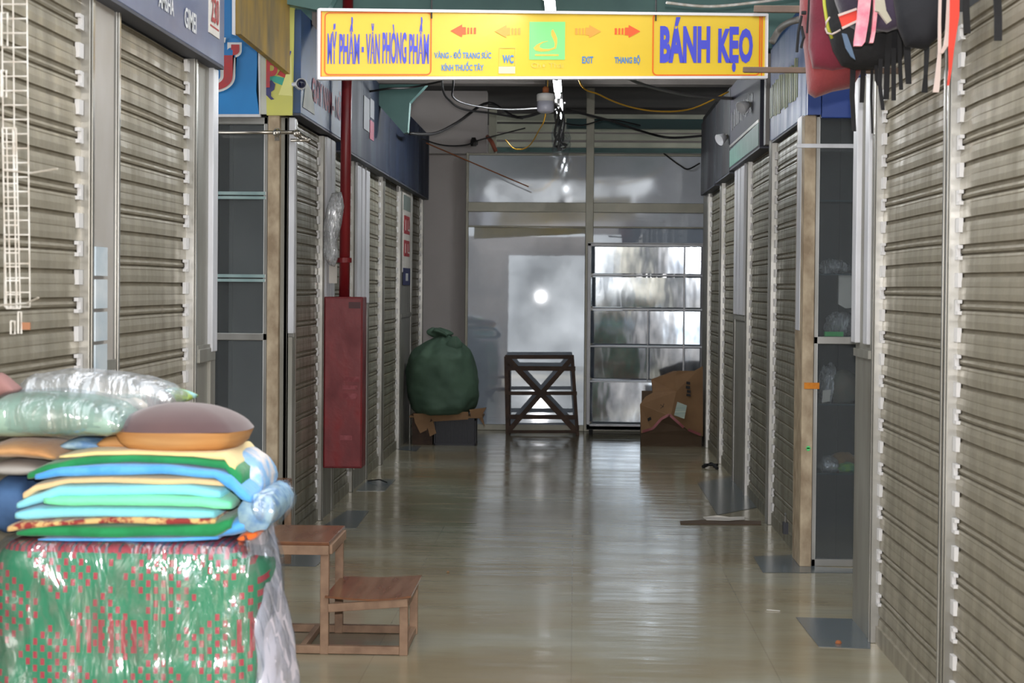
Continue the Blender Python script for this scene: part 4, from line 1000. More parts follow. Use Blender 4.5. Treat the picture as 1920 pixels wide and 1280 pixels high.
for (p, q_) in (((1204,809),(1224,803)), ((1224,803),(1240,785)), ((1240,785),(1255,777)), ((1255,777),(1282,801)), ((1290,805),(1314,815))):
    mb.bar(cpt(*p,YQ-.065), cpt(*q_,YQ-.065), .024, .004, (0,1,0))
link_mesh('red_tape', mb, M['red_paint'], tQb)
link_mesh('white_label', MB().prism([cpt(1270,753,YQ-.055), cpt(1288,760,YQ-.05), cpt(1283,785,YQ-.06), cpt(1264,778,YQ-.065)], (0,.004,0)), mat('pale_green_label', S(176,186,172), .6, var=S(130,150,146), scale=(2,2,60), amount=.6), tQb)
mb = MB()
for (x, y_, w, h) in ((1287,715,7,6),(1286,723,8,6),(1288,731,7,6),(1287,738,8,5)): mb.prism([cpt(x,y_,YQ-.008), cpt(x+w,y_+1,YQ-.006), cpt(x+w,y_+h,YQ-.01), cpt(x,y_+h-1,YQ-.01)], (0,.003,0))
for k in range(5):
    an = k*PI*2/5; mb.bar(cpt(1243,762,YQ-.03), cpt(1243+6*math.cos(an),762+6*math.sin(an),YQ-.03), .004, .003, (0,1,0))
mb.prism([cpt(1214,784,YQ-.012), cpt(1222,780,YQ-.014), cpt(1222,786,YQ-.012), cpt(1215,790,YQ-.012)], (0,.003,0))
link_mesh('printed_marks', mb, M['black'], tQb)

# ---------------------------------------------------------------- fire hose cabinet, pipe, bag on it
Yh = 10.78
a = at(608,556,Yh); b = at(678,878,Yh)
tFh = thing('hose_cabinet', 'tall dark red hose cabinet fixed to the left wall below the red pipe', 'cabinet', ((a.x+b.x)/2, Yh+.1, b.z))
link_mesh('body', MB().box((a.x, Yh, b.z), (b.x, Yh+.2, a.z)), M['red_paint'], tFh, bevel=.006)
link_mesh('door', MB().box((a.x+.008, Yh-.012, b.z+.01), (b.x-.006, Yh, a.z-.01)), M['red_paint'], tFh, bevel=.003)
M['sticker'] = mat('peeled_sticker', S(150,74,80), .6, var=S(120,40,46), scale=(30,30,30), amount=.6)
mb = MB()
for (x0_,y0_,x1_,y1_) in ((644,706,674,716),(642,722,670,730),(643,737,670,748),(637,816,660,825)): mb.box(at(x0_,y0_,Yh-.015), at(x1_,y1_,Yh-.0125))
link_mesh('sticker_remains', mb, M['sticker'], tFh)
link_mesh('handle_plate', MB().box(at(654,566,Yh-.016), at(676,578,Yh-.0125)), mat('dark_red_plate', S(70,24,28), .5), tFh)
ap = at(646,500,10.88)
tPi = thing('fire_pipe', 'vertical dark red water pipe running from the hose cabinet to the ceiling', 'pipe', (ap.x, 10.88, a.z))
link_mesh('pipe', MB().tube([(ap.x, 10.88, a.z), (ap.x+.004, 10.88, 2.5), (ap.x+.012, 10.88, 3.55)], .034, 20), M['red_pipe'], tPi, smooth=True)
link_mesh('bracket', MB().lathe([(.046,0),(.046,.03)], (ap.x, 10.88, at(640,492,10.88).z), (0,0,1), 18).box((ap.x-.14, 10.875, at(640,492,10.88).z), (ap.x, 10.89, at(640,492,10.88).z+.02)), M['red_pipe'], tPi)
def puff(outline, Y, th, seed=0, rings=7, amp=.01, lift=0.0, cx_=None):
    """pillow-like solid from a picture outline at distance Y, thickness th"""
    P = [at(x, y, Y) for x, y in outline]; c = sum(P, Vector())/len(P)
    if cx_: c = at(cx_[0], cx_[1], Y)
    D = []
    for i in range(len(P)):
        a_, b_ = P[i], P[(i+1)%len(P)]; k = max(1, int((b_-a_).length/.03))
        for j in range(k): D.append(a_+(b_-a_)*(j/k))
    mb = MB(); nn = len(D)
    for s_ in (-1, 1):
        base = len(mb.v)
        for r in range(rings):
            t_ = r/rings; sc_ = math.cos(t_*PI/2); h = math.sin(t_*PI/2)**.7
            for p in D:
                q_ = c+(p-c)*sc_; w = amp*noise.noise(q_*9+Vector((0,seed,0)))*(1 if r else .3)
                mb.v.append(Vector((q_.x, Y+s_*(th/2*h)+w*(1 if r else 0), q_.z+w*.4)))
        mb.v.append(Vector((c.x, Y+s_*th/2, c.z)))
        for r in range(rings-1):
            for j in range(nn):
                k = (j+1)%nn; mb.f.append([base+r*nn+j, base+r*nn+k, base+(r+1)*nn+k, base+(r+1)*nn+j]); mb.m.append(0)
        for j in range(nn): mb.f.append([base+(rings-1)*nn+j, base+(rings-1)*nn+(j+1)%nn, base+rings*nn]); mb.m.append(0)
    # weld the two rims
    off = rings*nn+1
    for i, f_ in enumerate(mb.f): mb.f[i] = [q_-off if off <= q_ < off+nn else q_ for q_ in f_]
    return mb
mb = puff([(622,362),(640,360),(645,385),(640,420),(632,455),(634,480),(628,500),(616,497),(607,480),(606,430),(612,390)], 10.75, .10, 3, amp=.04)
tag(link_mesh('plastic_bag', mb, M['plastic_grey'], smooth=True), 'grey crumpled plastic bag tied to the red pipe', 'bag')
tag(link_mesh('paper_sheet', MB().box(at(617,495,10.9), at(632,531,10.905)), M['paper']), 'small white paper behind the red pipe above the hose cabinet', 'paper')
# strip poster on far left post
XPp = XL+.002
tSp = thing('strip_poster', 'tall white strip poster with red characters on the far left post', 'poster', (XPp, 16.1, 1.5))
ya, yb = 15.72, 16.48
link_mesh('sheet', MB().box((XPp, ya, 1.62), (XPp+.004, yb, 2.42)), M['paper'], tSp)
mb = MB()
for (z0_, z1_) in ((1.98,2.15),(1.77,1.92)):
    for (u0_,u1_,w0,w1) in ((.15,.3,0,1),(.3,.85,.8,1),(.3,.85,0,.2),(.42,.6,.2,.8),(.7,.85,.3,.8)):
        mb.box((XPp+.004, ya+(yb-ya)*u0_, z0_+(z1_-z0_)*w0), (XPp+.006, ya+(yb-ya)*u1_, z0_+(z1_-z0_)*w1))
link_mesh('red_characters', mb, M['red_ink'], tSp)
link_mesh('navy_square', MB().box((XPp+.004, ya+.06, 1.50), (XPp+.006, yb-.02, 1.66), 0).box((XPp+.006, ya+.3, 1.54), (XPp+.007, yb-.25, 1.61), 1), [mat('navy_ink', S(40,46,92), .5), M['white_ink']], tSp)
link_mesh('grey_picture', MB().box((XPp+.004, ya+.05, 2.2), (XPp+.006, yb-.05, 2.34)), mat('grey_green_print', S(130,140,134), .6), tSp)

# ---------------------------------------------------------------- step stools
def step_stool(label, bx, by, rz=0):
    """two-step wooden stool; local x along the steps (tall part at -x), y depth"""
    t = thing('step_stool', label, 'stool', (0,0,0), 'wooden step stools')
    w, d = .84, .46; hx = -.02; hz, lz = .455, .235; s_ = .034
    y0_, y1_ = 0, d; x0_, x1_ = -w/2-.1, w/2-.1; xm = x1_-.34
    link_mesh('upper_board', MB().box((x0_, y0_-.012, hz-.012), (xm+.02, y1_+.01, hz+.003)), M['wood_top'], t, bevel=.003)
    lb = MB()
    def fn(u, v):
        x = xm+.005+(x1_-xm+.01)*u; y = y0_-.02+(d+.03)*v
        return (x, y, lz+.012*math.sin(u*PI*1.1+2.6)*(1-v*.5)+.015*u)
    lb.grid(fn, 12, 6); b2 = MB().grid(lambda u, v: (Vector(fn(u, v))-Vector((0,0,.008))), 12, 6)
    nV = len(lb.v); lb.v += b2.v; lb.f += [[i+nV for i in f_] for f_ in b2.f]; lb.m += b2.m
    for e_ in ([i*6 for i in range(12)], [i*6+5 for i in range(12)], list(range(6)), [66+i for i in range(6)]):
        for i in range(len(e_)-1): lb.f.append([e_[i], e_[i+1], e_[i+1]+nV, e_[i]+nV]); lb.m.append(0)
    link_mesh('lower_board', lb, M['wood_top'], t)
    for y in (y0_+s_/2, y1_-s_/2):
        link_mesh('leg', MB().box((xm-s_/2, y-s_/2, 0), (xm+s_/2, y+s_/2, hz-.012)), M['wood'], t, bevel=.002)
        link_mesh('leg', MB().box((x0_, y-s_/2, 0), (x0_+s_, y+s_/2, hz-.012)), M['wood'], t, bevel=.002)
        link_mesh('leg', MB().box((x1_-s_, y-s_/2, 0), (x1_, y+s_/2, lz-.02)), M['wood'], t, bevel=.002)
        link_mesh('base_rail', MB().box((x0_+s_, y-s_/2+.002, .002), (x1_-s_, y+s_/2-.002, .034)), M['wood'], t, bevel=.002)
        sg = -1 if y < d/2 else 1
        link_mesh('apron', MB().box((x0_, y+sg*s_/2, hz-.050), (xm+s_/2, y+sg*(s_/2+.012), hz-.012)), M['wood'], t, bevel=.002)
        link_mesh('apron', MB().bar((xm+s_/2, y+sg*(s_/2+.006), lz-.045), (x1_, y+sg*(s_/2+.006), lz-.018), .012, .034, (0,0,1)), M['wood'], t, bevel=.002)
    for x in (x1_-s_/2, xm-.09):
        link_mesh('cross_rail', MB().box((x-.012, y0_+s_, .006), (x+.012, y1_-s_, .034)), M['wood'], t, bevel=.002)
    link_mesh('side_apron', MB().box((xm+s_/2, y0_+s_/2, hz-.05), (xm+s_/2+.012, y1_-s_/2, hz-.012)), M['wood'], t, bevel=.002)
    link_mesh('side_apron', MB().box((x1_-.012, y0_+s_, lz-.04), (x1_, y1_-s_, lz-.008)), M['wood'], t, bevel=.002)
    t.location = (bx, by, 0); t.rotation_euler = (0,0,rz)
    return t
pr = atz(764,1229)
stool = step_stool('two step wooden stool standing right beside the fabric pile', pr.x-.84/2+.1, pr.y, 0)
dup(stool, (-2.03, 9.10, 0), PI, 'wooden stool mostly hidden behind the fabric pile, against the left cabinet')

# ---------------------------------------------------------------- small things on the floor
p1, p2 = atz(1275,980), atz(1425,982)
mb = MB().prism([atz(1275,978,.001), atz(1330,975,.001), atz(1372,976,.001), atz(1427,978,.001), atz(1427,984,.001), atz(1375,984,.001), atz(1330,983,.001), atz(1276,983,.001)], (0,0,.006))
tag(link_mesh('cardboard_strip', mb, M['card_dark']), 'long grey brown cardboard strip lying on the floor at right', 'cardboard')
mb = MB().prism([atz(1318,970,.008), atz(1345,967,.02), atz(1368,970,.012), atz(1396,969,.008), atz(1396,974,.008), atz(1368,976,.012), atz(1325,975,.008)], (0,0,.004))
tag(link_mesh('paper_strip', mb, M['paper']), 'white paper strip on top of the cardboard strip', 'paper')
c = atz(1572,1207); tag(link_mesh('bottle_cap', MB().lathe([(.012,0),(.014,.006),(.010,.014),(.003,.016)], c, (0,0,1), 12), M['rust']), 'tiny rusty brown cap on the blue floor patch at right', 'cap')
c = atz(840,1073); tag(link_mesh('crumb', MB().lathe([(.006,0),(.008,.004),(.004,.008)], c, (0,0,1), 8), M['card']), 'tiny crumb on the open floor left of centre', 'crumb')
c = atz(1450,1145); tag(link_mesh('paper_scrap', MB().bar(c+Vector((-.03,.01,.003)), c+Vector((.03,-.01,.003)), .008, .003), M['paper']), 'tiny white paper scrap on the floor by the right column', 'paper')
c = atz(1345,878); tag(link_mesh('rag', MB().tube([c+Vector((-.12,0,.012)), c+Vector((-.04,.1,.03)), c+Vector((-.01,-.1,.012))], .014, 6).tube([c+Vector((-.1,.1,.02)), c+Vector((-.0,.0,.03))], .012, 6), M['black']), 'black twisted rag at the foot of a far right shutter', 'rag')
c = atz(690,903); tag(link_mesh('twig', MB().tube([c+Vector((0,0,.008)), c+Vector((.1,-.1,.03)), c+Vector((.16,-.12,.01))], .005, 6), M['black']), 'short black strip on the floor beyond the hose cabinet', 'strip')

# ---------------------------------------------------------------- bars and hanging backpacks, top right
YA = 6.85
tag(link_mesh('wooden_bar', MB().bar(at(1394,131,6.7), at(1688,133,6.45), .022, .022, (0,0,1)), M['barwood'], bevel=.003), 'lower brown bar sticking out in front of BÁNH KẸO, carrying backpacks', 'bar')
tag(link_mesh('wooden_bar', MB().bar(at(1417,17,7.0), at(1676,19,6.55), .03, .028, (0,0,1)), M['barwood'], bevel=.003), 'upper brown bar at the top right corner of the yellow sign', 'bar')
M['bag_red'] = fabric('dusty_red_nylon', S(138,52,52), S(112,38,44), 7, .9)
M['bag_crimson'] = fabric('crimson_nylon', S(118,28,48), S(96,24,40), 7, .9)
M['bag_pink'] = mat('pink_patterned_strap', S(226,120,140), .7, var=S(238,164,172), scale=(26,26,26), amount=.5)
M['bag_purple'] = fabric('dark_purple_nylon', S(40,30,48), S(32,24,40), 8, .8)
M['bag_navy'] = mat('black_navy_nylon', S(13,13,20), .8, var=S(20,20,27), scale=(8,8,8), amount=.8, bump=.5, bscale=14)
M['strap_cream'] = mat('cream_strap', S(196,178,170), .75)
M['strap_red'] = mat('bright_red_strap', S(216,56,36), .6)
M['lime'] = mat('lime_piping', S(176,176,60), .6)
tB1 = thing('backpack', 'dusty red backpack hanging leftmost on the bars at top right', 'backpack', at(1560,185,6.5), 'backpacks hung at the top right')
link_mesh('body', puff([(1502,-60),(1590,-60),(1604,60),(1618,130),(1598,165),(1560,172),(1528,184),(1516,176),(1508,90),(1500,30)], 6.5, .20, 1, amp=.012), M['bag_red'], tB1, smooth=True)
link_mesh('front_pocket', puff([(1520,-60),(1560,-60),(1568,60),(1592,128),(1560,134),(1524,128),(1516,90),(1518,20)], 6.42, .12, 2, amp=.012), M['bag_crimson'], tB1, smooth=True)
link_mesh('strap', MB().tube([at(1503,30,6.44), at(1497,60,6.42), at(1494,98,6.42)], .006, 6).tube([at(1503,50,6.42), at(1507,70,6.4), at(1502,90,6.4)], .006, 6).box(at(1502,22,6.40), at(1512,26,6.38)), M['black'], tB1)
link_mesh('zip', MB().tube([at(1519,-60,6.36), at(1516,20,6.36), at(1513,62,6.37)], .004, 6), M['black'], tB1)
tB2 = thing('backpack', 'black backpack with lime piping beside the red one', 'backpack', at(1600,130,6.25), 'backpacks hung at the top right')
link_mesh('body', puff([(1540,-60),(1700,-60),(1708,60),(1690,116),(1645,128),(1606,131),(1580,124),(1563,95),(1550,50)], 6.25, .20, 4, amp=.015), M['black'], tB2, smooth=True)
link_mesh('piping', MB().tube([at(1541,-60,6.15), at(1546,10,6.14), at(1552,50,6.15), at(1560,72,6.16)], .006, 8), M['lime'], tB2, smooth=True)
link_mesh('trim_loop', MB().tube([at(1556,32,6.13), at(1549,42,6.13), at(1548,54,6.13), at(1551,62,6.13), at(1560,64,6.13), at(1569,60,6.13), at(1576,56,6.13)], .0035, 8), M['strap_cream'], tB2, smooth=True)
tB3 = thing('backpack', 'dark purple backpack with a red and white band, behind the pink strap', 'backpack', at(1620,60,6.0), 'backpacks hung at the top right')
link_mesh('body', puff([(1560,-60),(1680,-60),(1690,40),(1684,55),(1650,60),(1610,58),(1580,40),(1566,0)], 6.03, .16, 5, amp=.012), M['bag_purple'], tB3, smooth=True)
link_mesh('red_band', MB().prism([at(1573,30,5.92), at(1606,18,5.92), at(1608,38,5.92), at(1580,52,5.92)], (0,.01,0)), M['strap_red'], tB3)
link_mesh('white_edging', MB().bar(at(1572,29,5.915), at(1606,17,5.915), .008, .01, (0,1,0)).bar(at(1579,53,5.915), at(1610,38,5.915), .008, .01, (0,1,0)), M['strap_cream'], tB3)
link_mesh('blue_strip', MB().prism([at(1579,62,5.93), at(1588,64,5.93), at(1598,92,5.93), at(1604,112,5.93), at(1596,106,5.93), at(1586,90,5.93)], (0,.01,0)), mat('pale_blue_strip', S(84,104,128), .7), tB3)
def strap(pts, w, m, name='strap', parent=None, label=None, Y=6.1, th=.008):
    mb = MB(); P = [at(x, y, Y+random.uniform(-.01,.01)) for x, y in pts]
    s0 = Y/3200
    for i in range(len(P)-1):
        a_, b_ = P[i], P[i+1]; wa = (w[i] if isinstance(w, (list,tuple)) else w)*s0/2; wb = (w[i+1] if isinstance(w, (list,tuple)) else w)*s0/2
        mb.add([a_+Vector((-wa,0,0)), a_+Vector((wa,0,0)), a_+Vector((wa,th,0)), a_+Vector((-wa,th,0)), b_+Vector((-wb,0,0)), b_+Vector((wb,0,0)), b_+Vector((wb,th,0)), b_+Vector((-wb,th,0))],
               [(0,3,2,1),(4,5,6,7),(0,1,5,4),(1,2,6,5),(2,3,7,6),(3,0,4,7)])
    o = link_mesh(name, mb, M[m], parent)
    if label: tag(o, label, 'strap')
    return o
tB4 = thing('backpack', 'backpack of which a wide pink patterned strap hangs lowest', 'backpack', at(1620,85,5.85), 'backpacks hung at the top right')
strap([(1625,-60),(1622,0),(1618,40),(1612,78),(1609,86)], [22,22,21,20,14], 'bag_pink', 'pink_strap', tB4, Y=5.82, th=.02)
strap([(1637,-60),(1634,20),(1628,60),(1624,80)], [10,9,8,7], 'black', 'strap_backing', tB4, Y=5.84, th=.02)
strap([(1643,-60),(1642,20),(1638,60),(1634,80)], [8,7,7,7], 'bag_pink', 'pink_strap', tB4, Y=5.83, th=.02)
link_mesh('body', puff([(1600,-70),(1660,-70),(1662,-10),(1640,0),(1606,-2)], 5.9, .12, 8), M['bag_pink'], tB4, smooth=True)
tB5 = thing('backpack', 'purple grey backpack with beige cloth pieces hanging over it', 'backpack', at(1660,55,5.8), 'backpacks hung at the top right')
link_mesh('body', puff([(1640,-60),(1700,-60),(1705,20),(1688,50),(1665,60),(1640,56)], 5.88, .12, 9), fabric('purple_grey', S(60,48,68)), tB5, smooth=True)
link_mesh('beige_flap', MB().prism([at(1643,-40,5.78), at(1652,-40,5.78), at(1662,20,5.78), at(1672,38,5.78), at(1664,44,5.78), at(1648,22,5.78), at(1642,20,5.78)], (0,.02,0)), fabric('beige_cloth', S(176,168,150)), tB5)
tB6 = thing('backpack', 'large black backpack at the right of the bunch with many hanging straps', 'backpack', at(1720,60,5.75), 'backpacks hung at the top right')
link_mesh('body', puff([(1668,-60),(1795,-60),(1788,20),(1768,62),(1735,92),(1700,88),(1684,50)], 5.55, .14, 11, amp=.02), M['bag_navy'], tB6, smooth=True)
for pts, w, Y in (([(1668,60),(1664,120),(1662,186)], 10, 6.1), ([(1676,90),(1676,188)], 8, 6.05), ([(1686,60),(1688,120),(1690,168)], 7, 6.0), ([(1700,50),(1702,110),(1704,157)], [12,12,10], 5.95),
                  ([(1738,50),(1738,100),(1736,140),(1734,173)], [10,9,7,11], 5.85), ([(1652,110),(1650,160),(1656,206)], [7,7,6], 6.1), ([(1620,110),(1618,150),(1616,192)], [9,9,8], 6.3),
                  ([(1600,120),(1598,180),(1602,246)], [10,9,7], 6.35), ([(1636,110),(1634,180),(1636,250)], [5,4,3], 6.3), ([(1643,120),(1644,150),(1648,160)], 6, 6.2)):
    strap(pts, w, 'black', 'hanging_strap', tB6, Y=Y)
tag(strap([(1764,-40),(1762,40),(1762,100),(1758,150),(1755,173)], [5,5,6,10,11], 'strap_cream', Y=5.36), 'long cream strap hanging straight beside the red strap', 'strap', 'loose straps at the top right')
tag(strap([(1783,-40),(1780,20),(1778,60),(1774,85),(1765,100)], [10,10,10,9,6], 'strap_cream', Y=5.34), 'short curved cream strap hanging left of the red strap', 'strap', 'loose straps at the top right')
tag(strap([(1791,-40),(1790,30),(1784,90),(1782,130),(1778,160)], [17,17,10,5,3], 'strap_red', Y=5.3), 'bright red strap tapering down to a point', 'strap', 'loose straps at the top right')
tag(strap([(1812,-40),(1812,20),(1814,62)], [12,12,12], 'black', Y=5.3), 'short black strap right of the red strap', 'strap', 'loose straps at the top right')
tag(strap([(1869,-40),(1872,30),(1872,76)], [14,14,14], 'black', Y=5.0), 'black strap hanging alone at the top right corner', 'strap', 'loose straps at the top right')

# ---------------------------------------------------------------- white wire grids, top left
def wire_grid(label, Yc, xs, ys, r=.0022, skew=0.0, dy=.0, group='white wire racks'):
    t = MB()
    for x in xs:
        t.tube([at(x+skew*0, ys[0], Yc+dy*(x-xs[0])), at(x+skew, ys[-1], Yc+dy*(x-xs[0]))], r, 6)
    for y in ys:
        t.tube([at(xs[0]+skew*(y-ys[0])/(ys[-1]-ys[0]), y, Yc), at(xs[-1]+skew*(y-ys[0])/(ys[-1]-ys[0]), y, Yc+dy*(xs[-1]-xs[0]))], r, 6)
    return tag(link_mesh('wire_rack', t, M['wire_white']), label, 'rack', group)
wire_grid('white wire grid rack hanging tallest at the left edge', 4.62, [3,24,50], [-30]+[8+27*i for i in range(22)], .0022, 6)
wire_grid('white wire grid rack with narrow bars low at the left edge', 4.45, [4,12,24,30], [240+26*i for i in range(14)], .0020, 8)
GH = 'white wire hooks on the racks'
for (x, y, w, h, lab) in ((2,24,12,62,'small white wire frame at the top of the racks'),(2,132,10,50,'small white wire frame below the topmost one'),(20,602,8,24,'tiny white wire loop at the foot of the racks'),(34,585,6,40,'narrow white wire loop beside the tiny one')):
    pts = [at(x,y,4.4), at(x+w,y,4.4), at(x+w,y+h,4.4), at(x,y+h,4.4), at(x,y,4.4)]
    tag(link_mesh('wire_hook', MB().tube(pts, .0025, 6), M['wire_white']), lab, 'hook', GH)
for pts, lab in (([at(10,320,4.4), at(60,324,4.35), at(108,316,4.3)],'upper long white wire prong pointing right from the racks'),([at(0,572,4.4), at(50,568,4.35), at(72,558,4.3)],'lower white wire prong pointing up right from the racks')):
    tag(link_mesh('wire_hook', MB().tube(pts, .002, 6), M['wire_white']), lab, 'hook', GH)
c = at(45,612,4.6); tag(link_mesh('brown_tag', MB().box(at(40,604,4.605), at(56,618,4.598)), mat('rusty_tape', S(160,110,80), .8)), 'small rust brown tape on the wire grid', 'tape')

# ---------------------------------------------------------------- fabric pile, bottom left
def sweep(stations, Y, depth, n_=2.6, amp=.006, seed=0, seg=28, sub=5, front=0.0, lean=0.0, flat=False):
    """stations: (px, ytop, ybottom) along the front; superelliptic section, wrinkled"""
    St = []
    for i in range(len(stations)-1):
        a_, b_ = stations[i], stations[i+1]
        for k in range(sub):
            t_ = k/sub; t2 = t_*t_*(3-2*t_)*.4+t_*.6; St.append([a_[j]+(b_[j]-a_[j])*(t_ if j == 0 else t2) for j in range(3)])
    St.append(list(stations[-1])); mb = MB(); K = len(St)
    def at_end(i):
        if flat: return min(1, .72+.28*min(i, K-1-i)/3)
        d0 = min(i, K-1-i)/max(1, sub*.8); return min(1, math.sqrt(max(0, 1-(1-min(1,d0))**2))+.02)
    for i, (px, yt, yb) in enumerate(St):
        T_, B_ = at(px, yt, Y), at(px, yb, Y); zc_ = (T_.z+B_.z)/2; hz_ = (T_.z-B_.z)/2*(.96 if flat else 1); e_ = at_end(i)
        for j in range(seg):
            an = 2*PI*j/seg; c_, s_ = math.cos(an), math.sin(an)
            yy = abs(c_)**(2/n_)*(1 if c_ > 0 else -1)*depth/2; zz_ = abs(s_)**(2/n_)*(1 if s_ > 0 else -1)*hz_*(.35+.65*e_)
            p = Vector((T_.x, Y+depth/2+yy*(.9+.1*e_)+front, zc_+zz_))
            w = noise.noise(p*7+Vector((seed,0,0)))*amp+noise.noise(p*22+Vector((0,seed,0)))*amp*.35
            p.y += w; p.z += w*.35
            mb.v.append(p)
    for i in range(K-1):
        for j in range(seg):
            k = (j+1)%seg; mb.f.append([i*seg+j, i*seg+k, (i+1)*seg+k, (i+1)*seg+j]); mb.m.append(0)
    mb.f.append(list(range(seg))[::-1]); mb.m.append(0); mb.f.append([(K-1)*seg+j for j in range(seg)]); mb.m.append(0)
    return mb
YT = 4.42
G = 'folded cloths stacked on the plastic bundle'
def towel(label, st, m, seed, depth=.36, dy=0.0, amp=.007, extra=None, Y=YT):
    t = thing('folded_cloth', label, 'cloth', at((st[0][0]+st[-1][0])/2, st[len(st)//2][2], Y+dy+depth/2), G)
    link_mesh('folded_body', sweep(st, Y+dy, depth, n_=4.5, seed=seed, amp=amp, sub=6, flat=True), M[m], t, smooth=True)
    return t
towel('thin bright blue cloth, lowest of the stack under the green ones', [(70,1009,1015),(180,1008,1016),(330,1007,1016),(405,1004,1016)], 't_blue', 1)
towel('lower deep green folded cloth, second from the bottom', [(30,993,1007),(75,982,1010),(200,984,1011),(330,982,1011),(400,976,1010),(432,968,996)], 't_green', 2)
towel('brown scroll print folded cloth above the lower green one', [(12,984,1002),(40,976,996),(120,974,986),(240,966,986),(340,968,985),(402,970,988)], 't_print', 3)
towel('lower light aqua folded cloth under the mint one', [(27,956,978),(70,950,978),(200,948,972),(330,950,976),(400,952,978)], 't_aqua', 4)
towel('mint green folded cloth in the middle of the stack', [(80,930,950),(140,928,952),(260,926,952),(370,930,954),(430,936,960)], 't_mint', 5, dy=-.015)
towel('upper light aqua folded cloth between peach and mint', [(30,938,958),(60,926,950),(110,908,934),(250,906,932),(350,906,932),(412,914,940)], 't_aqua', 6)
towel('peach folded cloth under the bright blue one', [(42,918,940),(70,904,922),(130,893,908),(250,892,910),(360,894,911),(418,900,918)], 't_peach', 7, dy=.005)
towel('upper bright blue folded cloth whose end droops at the right', [(64,886,904),(110,874,898),(200,868,894),(300,870,894),(400,880,900),(430,888,922),(455,912,942),(470,926,946)], 't_blue', 8, dy=-.02)
towel('upper deep green folded cloth near the top of the stack', [(50,882,904),(90,866,888),(160,852,876),(250,850,870),(350,854,874),(420,860,884),(452,878,930)], 't_green', 9)
towel('pale yellow folded cloth on the very top of the stack', [(110,852,862),(180,844,856),(280,846,856),(360,847,858),(420,848,866),(440,866,906)], 't_yellow', 10, dy=.0)
tag(link_mesh('cloth', sweep([(432,848,866),(452,850,900),(472,862,924),(492,880,936)], YT+.12, .26, seed=12, amp=.02), M['white_print'], smooth=True), 'white cloth with blue flower print hanging at the right end of the stack', 'cloth')
tag(link_mesh('cloth', sweep([(400,1000,1016),(425,978,1012),(450,968,1006),(470,972,996)], YT+.02, .26, seed=13, amp=.02), M['t_blue'], smooth=True), 'crumpled bright blue cloth end bunched at the lower right of the stack', 'cloth')
tag(link_mesh('cloth', sweep([(444,1003,1018),(462,994,1018),(482,990,1012)], YT+.06, .14, seed=14, amp=.01), M['t_orange'], smooth=True), 'small orange cloth peeping out at the lower right of the stack', 'cloth')
rl = MB(); c = at(489,955,YT+.1)
def fn(u, v):
    an = 2*PI*u; r = .046*(1+.12*noise.noise(Vector((math.cos(an),math.sin(an),v*3))*2)); 
    return (c.x+r*math.cos(an), YT+.02+.34*v, c.z+r*1.05*math.sin(an))
rl.grid(fn, 26, 10, closed_u=True); rl.f.append([i*10 for i in range(26)]); rl.m.append(0)
tRl = thing('fabric_roll', 'pale blue roll in clear plastic at the right end of the stack', 'roll', (c.x, YT+.2, c.z-.05))
link_mesh('roll_body', rl, M['glassy_blue'], tRl, smooth=True)
link_mesh('plastic_sleeve', sweep([(468,930,975),(485,920,992),(505,918,996),(520,935,985)], YT-.02, .34, seed=31, amp=.014), M['plastic'], tRl, smooth=True)
# left pieces
tag(link_mesh('cushion', sweep([(-30,830,868),(20,826,866),(70,832,870),(100,846,874)], YT+.02, .3, 2.0, seed=15), M['t_tan'], smooth=True), 'tan wood print cushion at the left edge of the pile', 'cushion')
tag(link_mesh('folded_cloth', sweep([(-30,868,896),(30,868,898),(80,874,892)], YT+.03, .3, seed=16), M['greycloth'], smooth=True), 'grey cloth under the tan cushion at the left edge', 'cloth', G)
tag(link_mesh('folded_cloth', sweep([(-30,900,1010),(0,896,1010),(26,900,1000),(44,912,985)], YT+.05, .3, seed=17, amp=.02), M['denim'], smooth=True), 'dark blue bundled cloth at the left edge beside the stack', 'cloth', G)
# pillows on top
tPl = thing('pillow', 'pale green pillow in clear plastic on top of the pile at left', 'pillow', at(80,822,YT+.15))
link_mesh('pillow_body', sweep([(-30,756,826),(-10,744,824),(60,742,824),(130,748,824),(190,762,822),(222,782,816)], YT-.02, .34, 3.2, seed=18, amp=.012), M['pillow_green'], tPl, smooth=True)
link_mesh('plastic_cover', sweep([(-30,750,828),(-10,738,826),(60,736,826),(130,742,826),(200,756,824),(230,778,820)], YT-.03, .36, 3.2, seed=19, amp=.016), M['plastic'], tPl, smooth=True)
tPm = thing('pillow', 'grey striped pillow in crinkled clear plastic behind the pale green one', 'pillow', at(170,770,YT+.4))
M['stripe'] = mat('grey_striped_cloth', S(150,152,150), .6, var=S(188,184,178), scale=(34,8,20), amount=.5, coat=.3)
link_mesh('pillow_body', sweep([(14,738,772),(50,712,775),(120,702,780),(190,706,785),(250,718,790),(300,740,785)], YT+.22, .20, 2.2, seed=20, amp=.02), M['stripe'], tPm, smooth=True)
link_mesh('plastic_cover', sweep([(6,736,775),(45,700,778),(120,694,782),(190,698,788),(250,706,792),(318,724,786)], YT+.21, .22, 2.2, seed=21, amp=.035), M['plastic_milky'], tPm, smooth=True)
tag(link_mesh('cloth', sweep([(286,734,758),(310,730,760),(352,738,756)], YT+.42, .15, seed=22), mat('aqua_print', S(160,210,214), .6, var=S(150,170,80), scale=(14,14,14), amount=.3), smooth=True), 'small aqua cloth with a green motif behind the brown cushion', 'cloth')
tag(link_mesh('cloth', sweep([(-30,712,745),(-10,700,745),(22,722,742)], YT+.10, .09, seed=23), M['pink_grey'], smooth=True), 'dusty pink cloth at the far left edge above the pale green pillow', 'cloth')
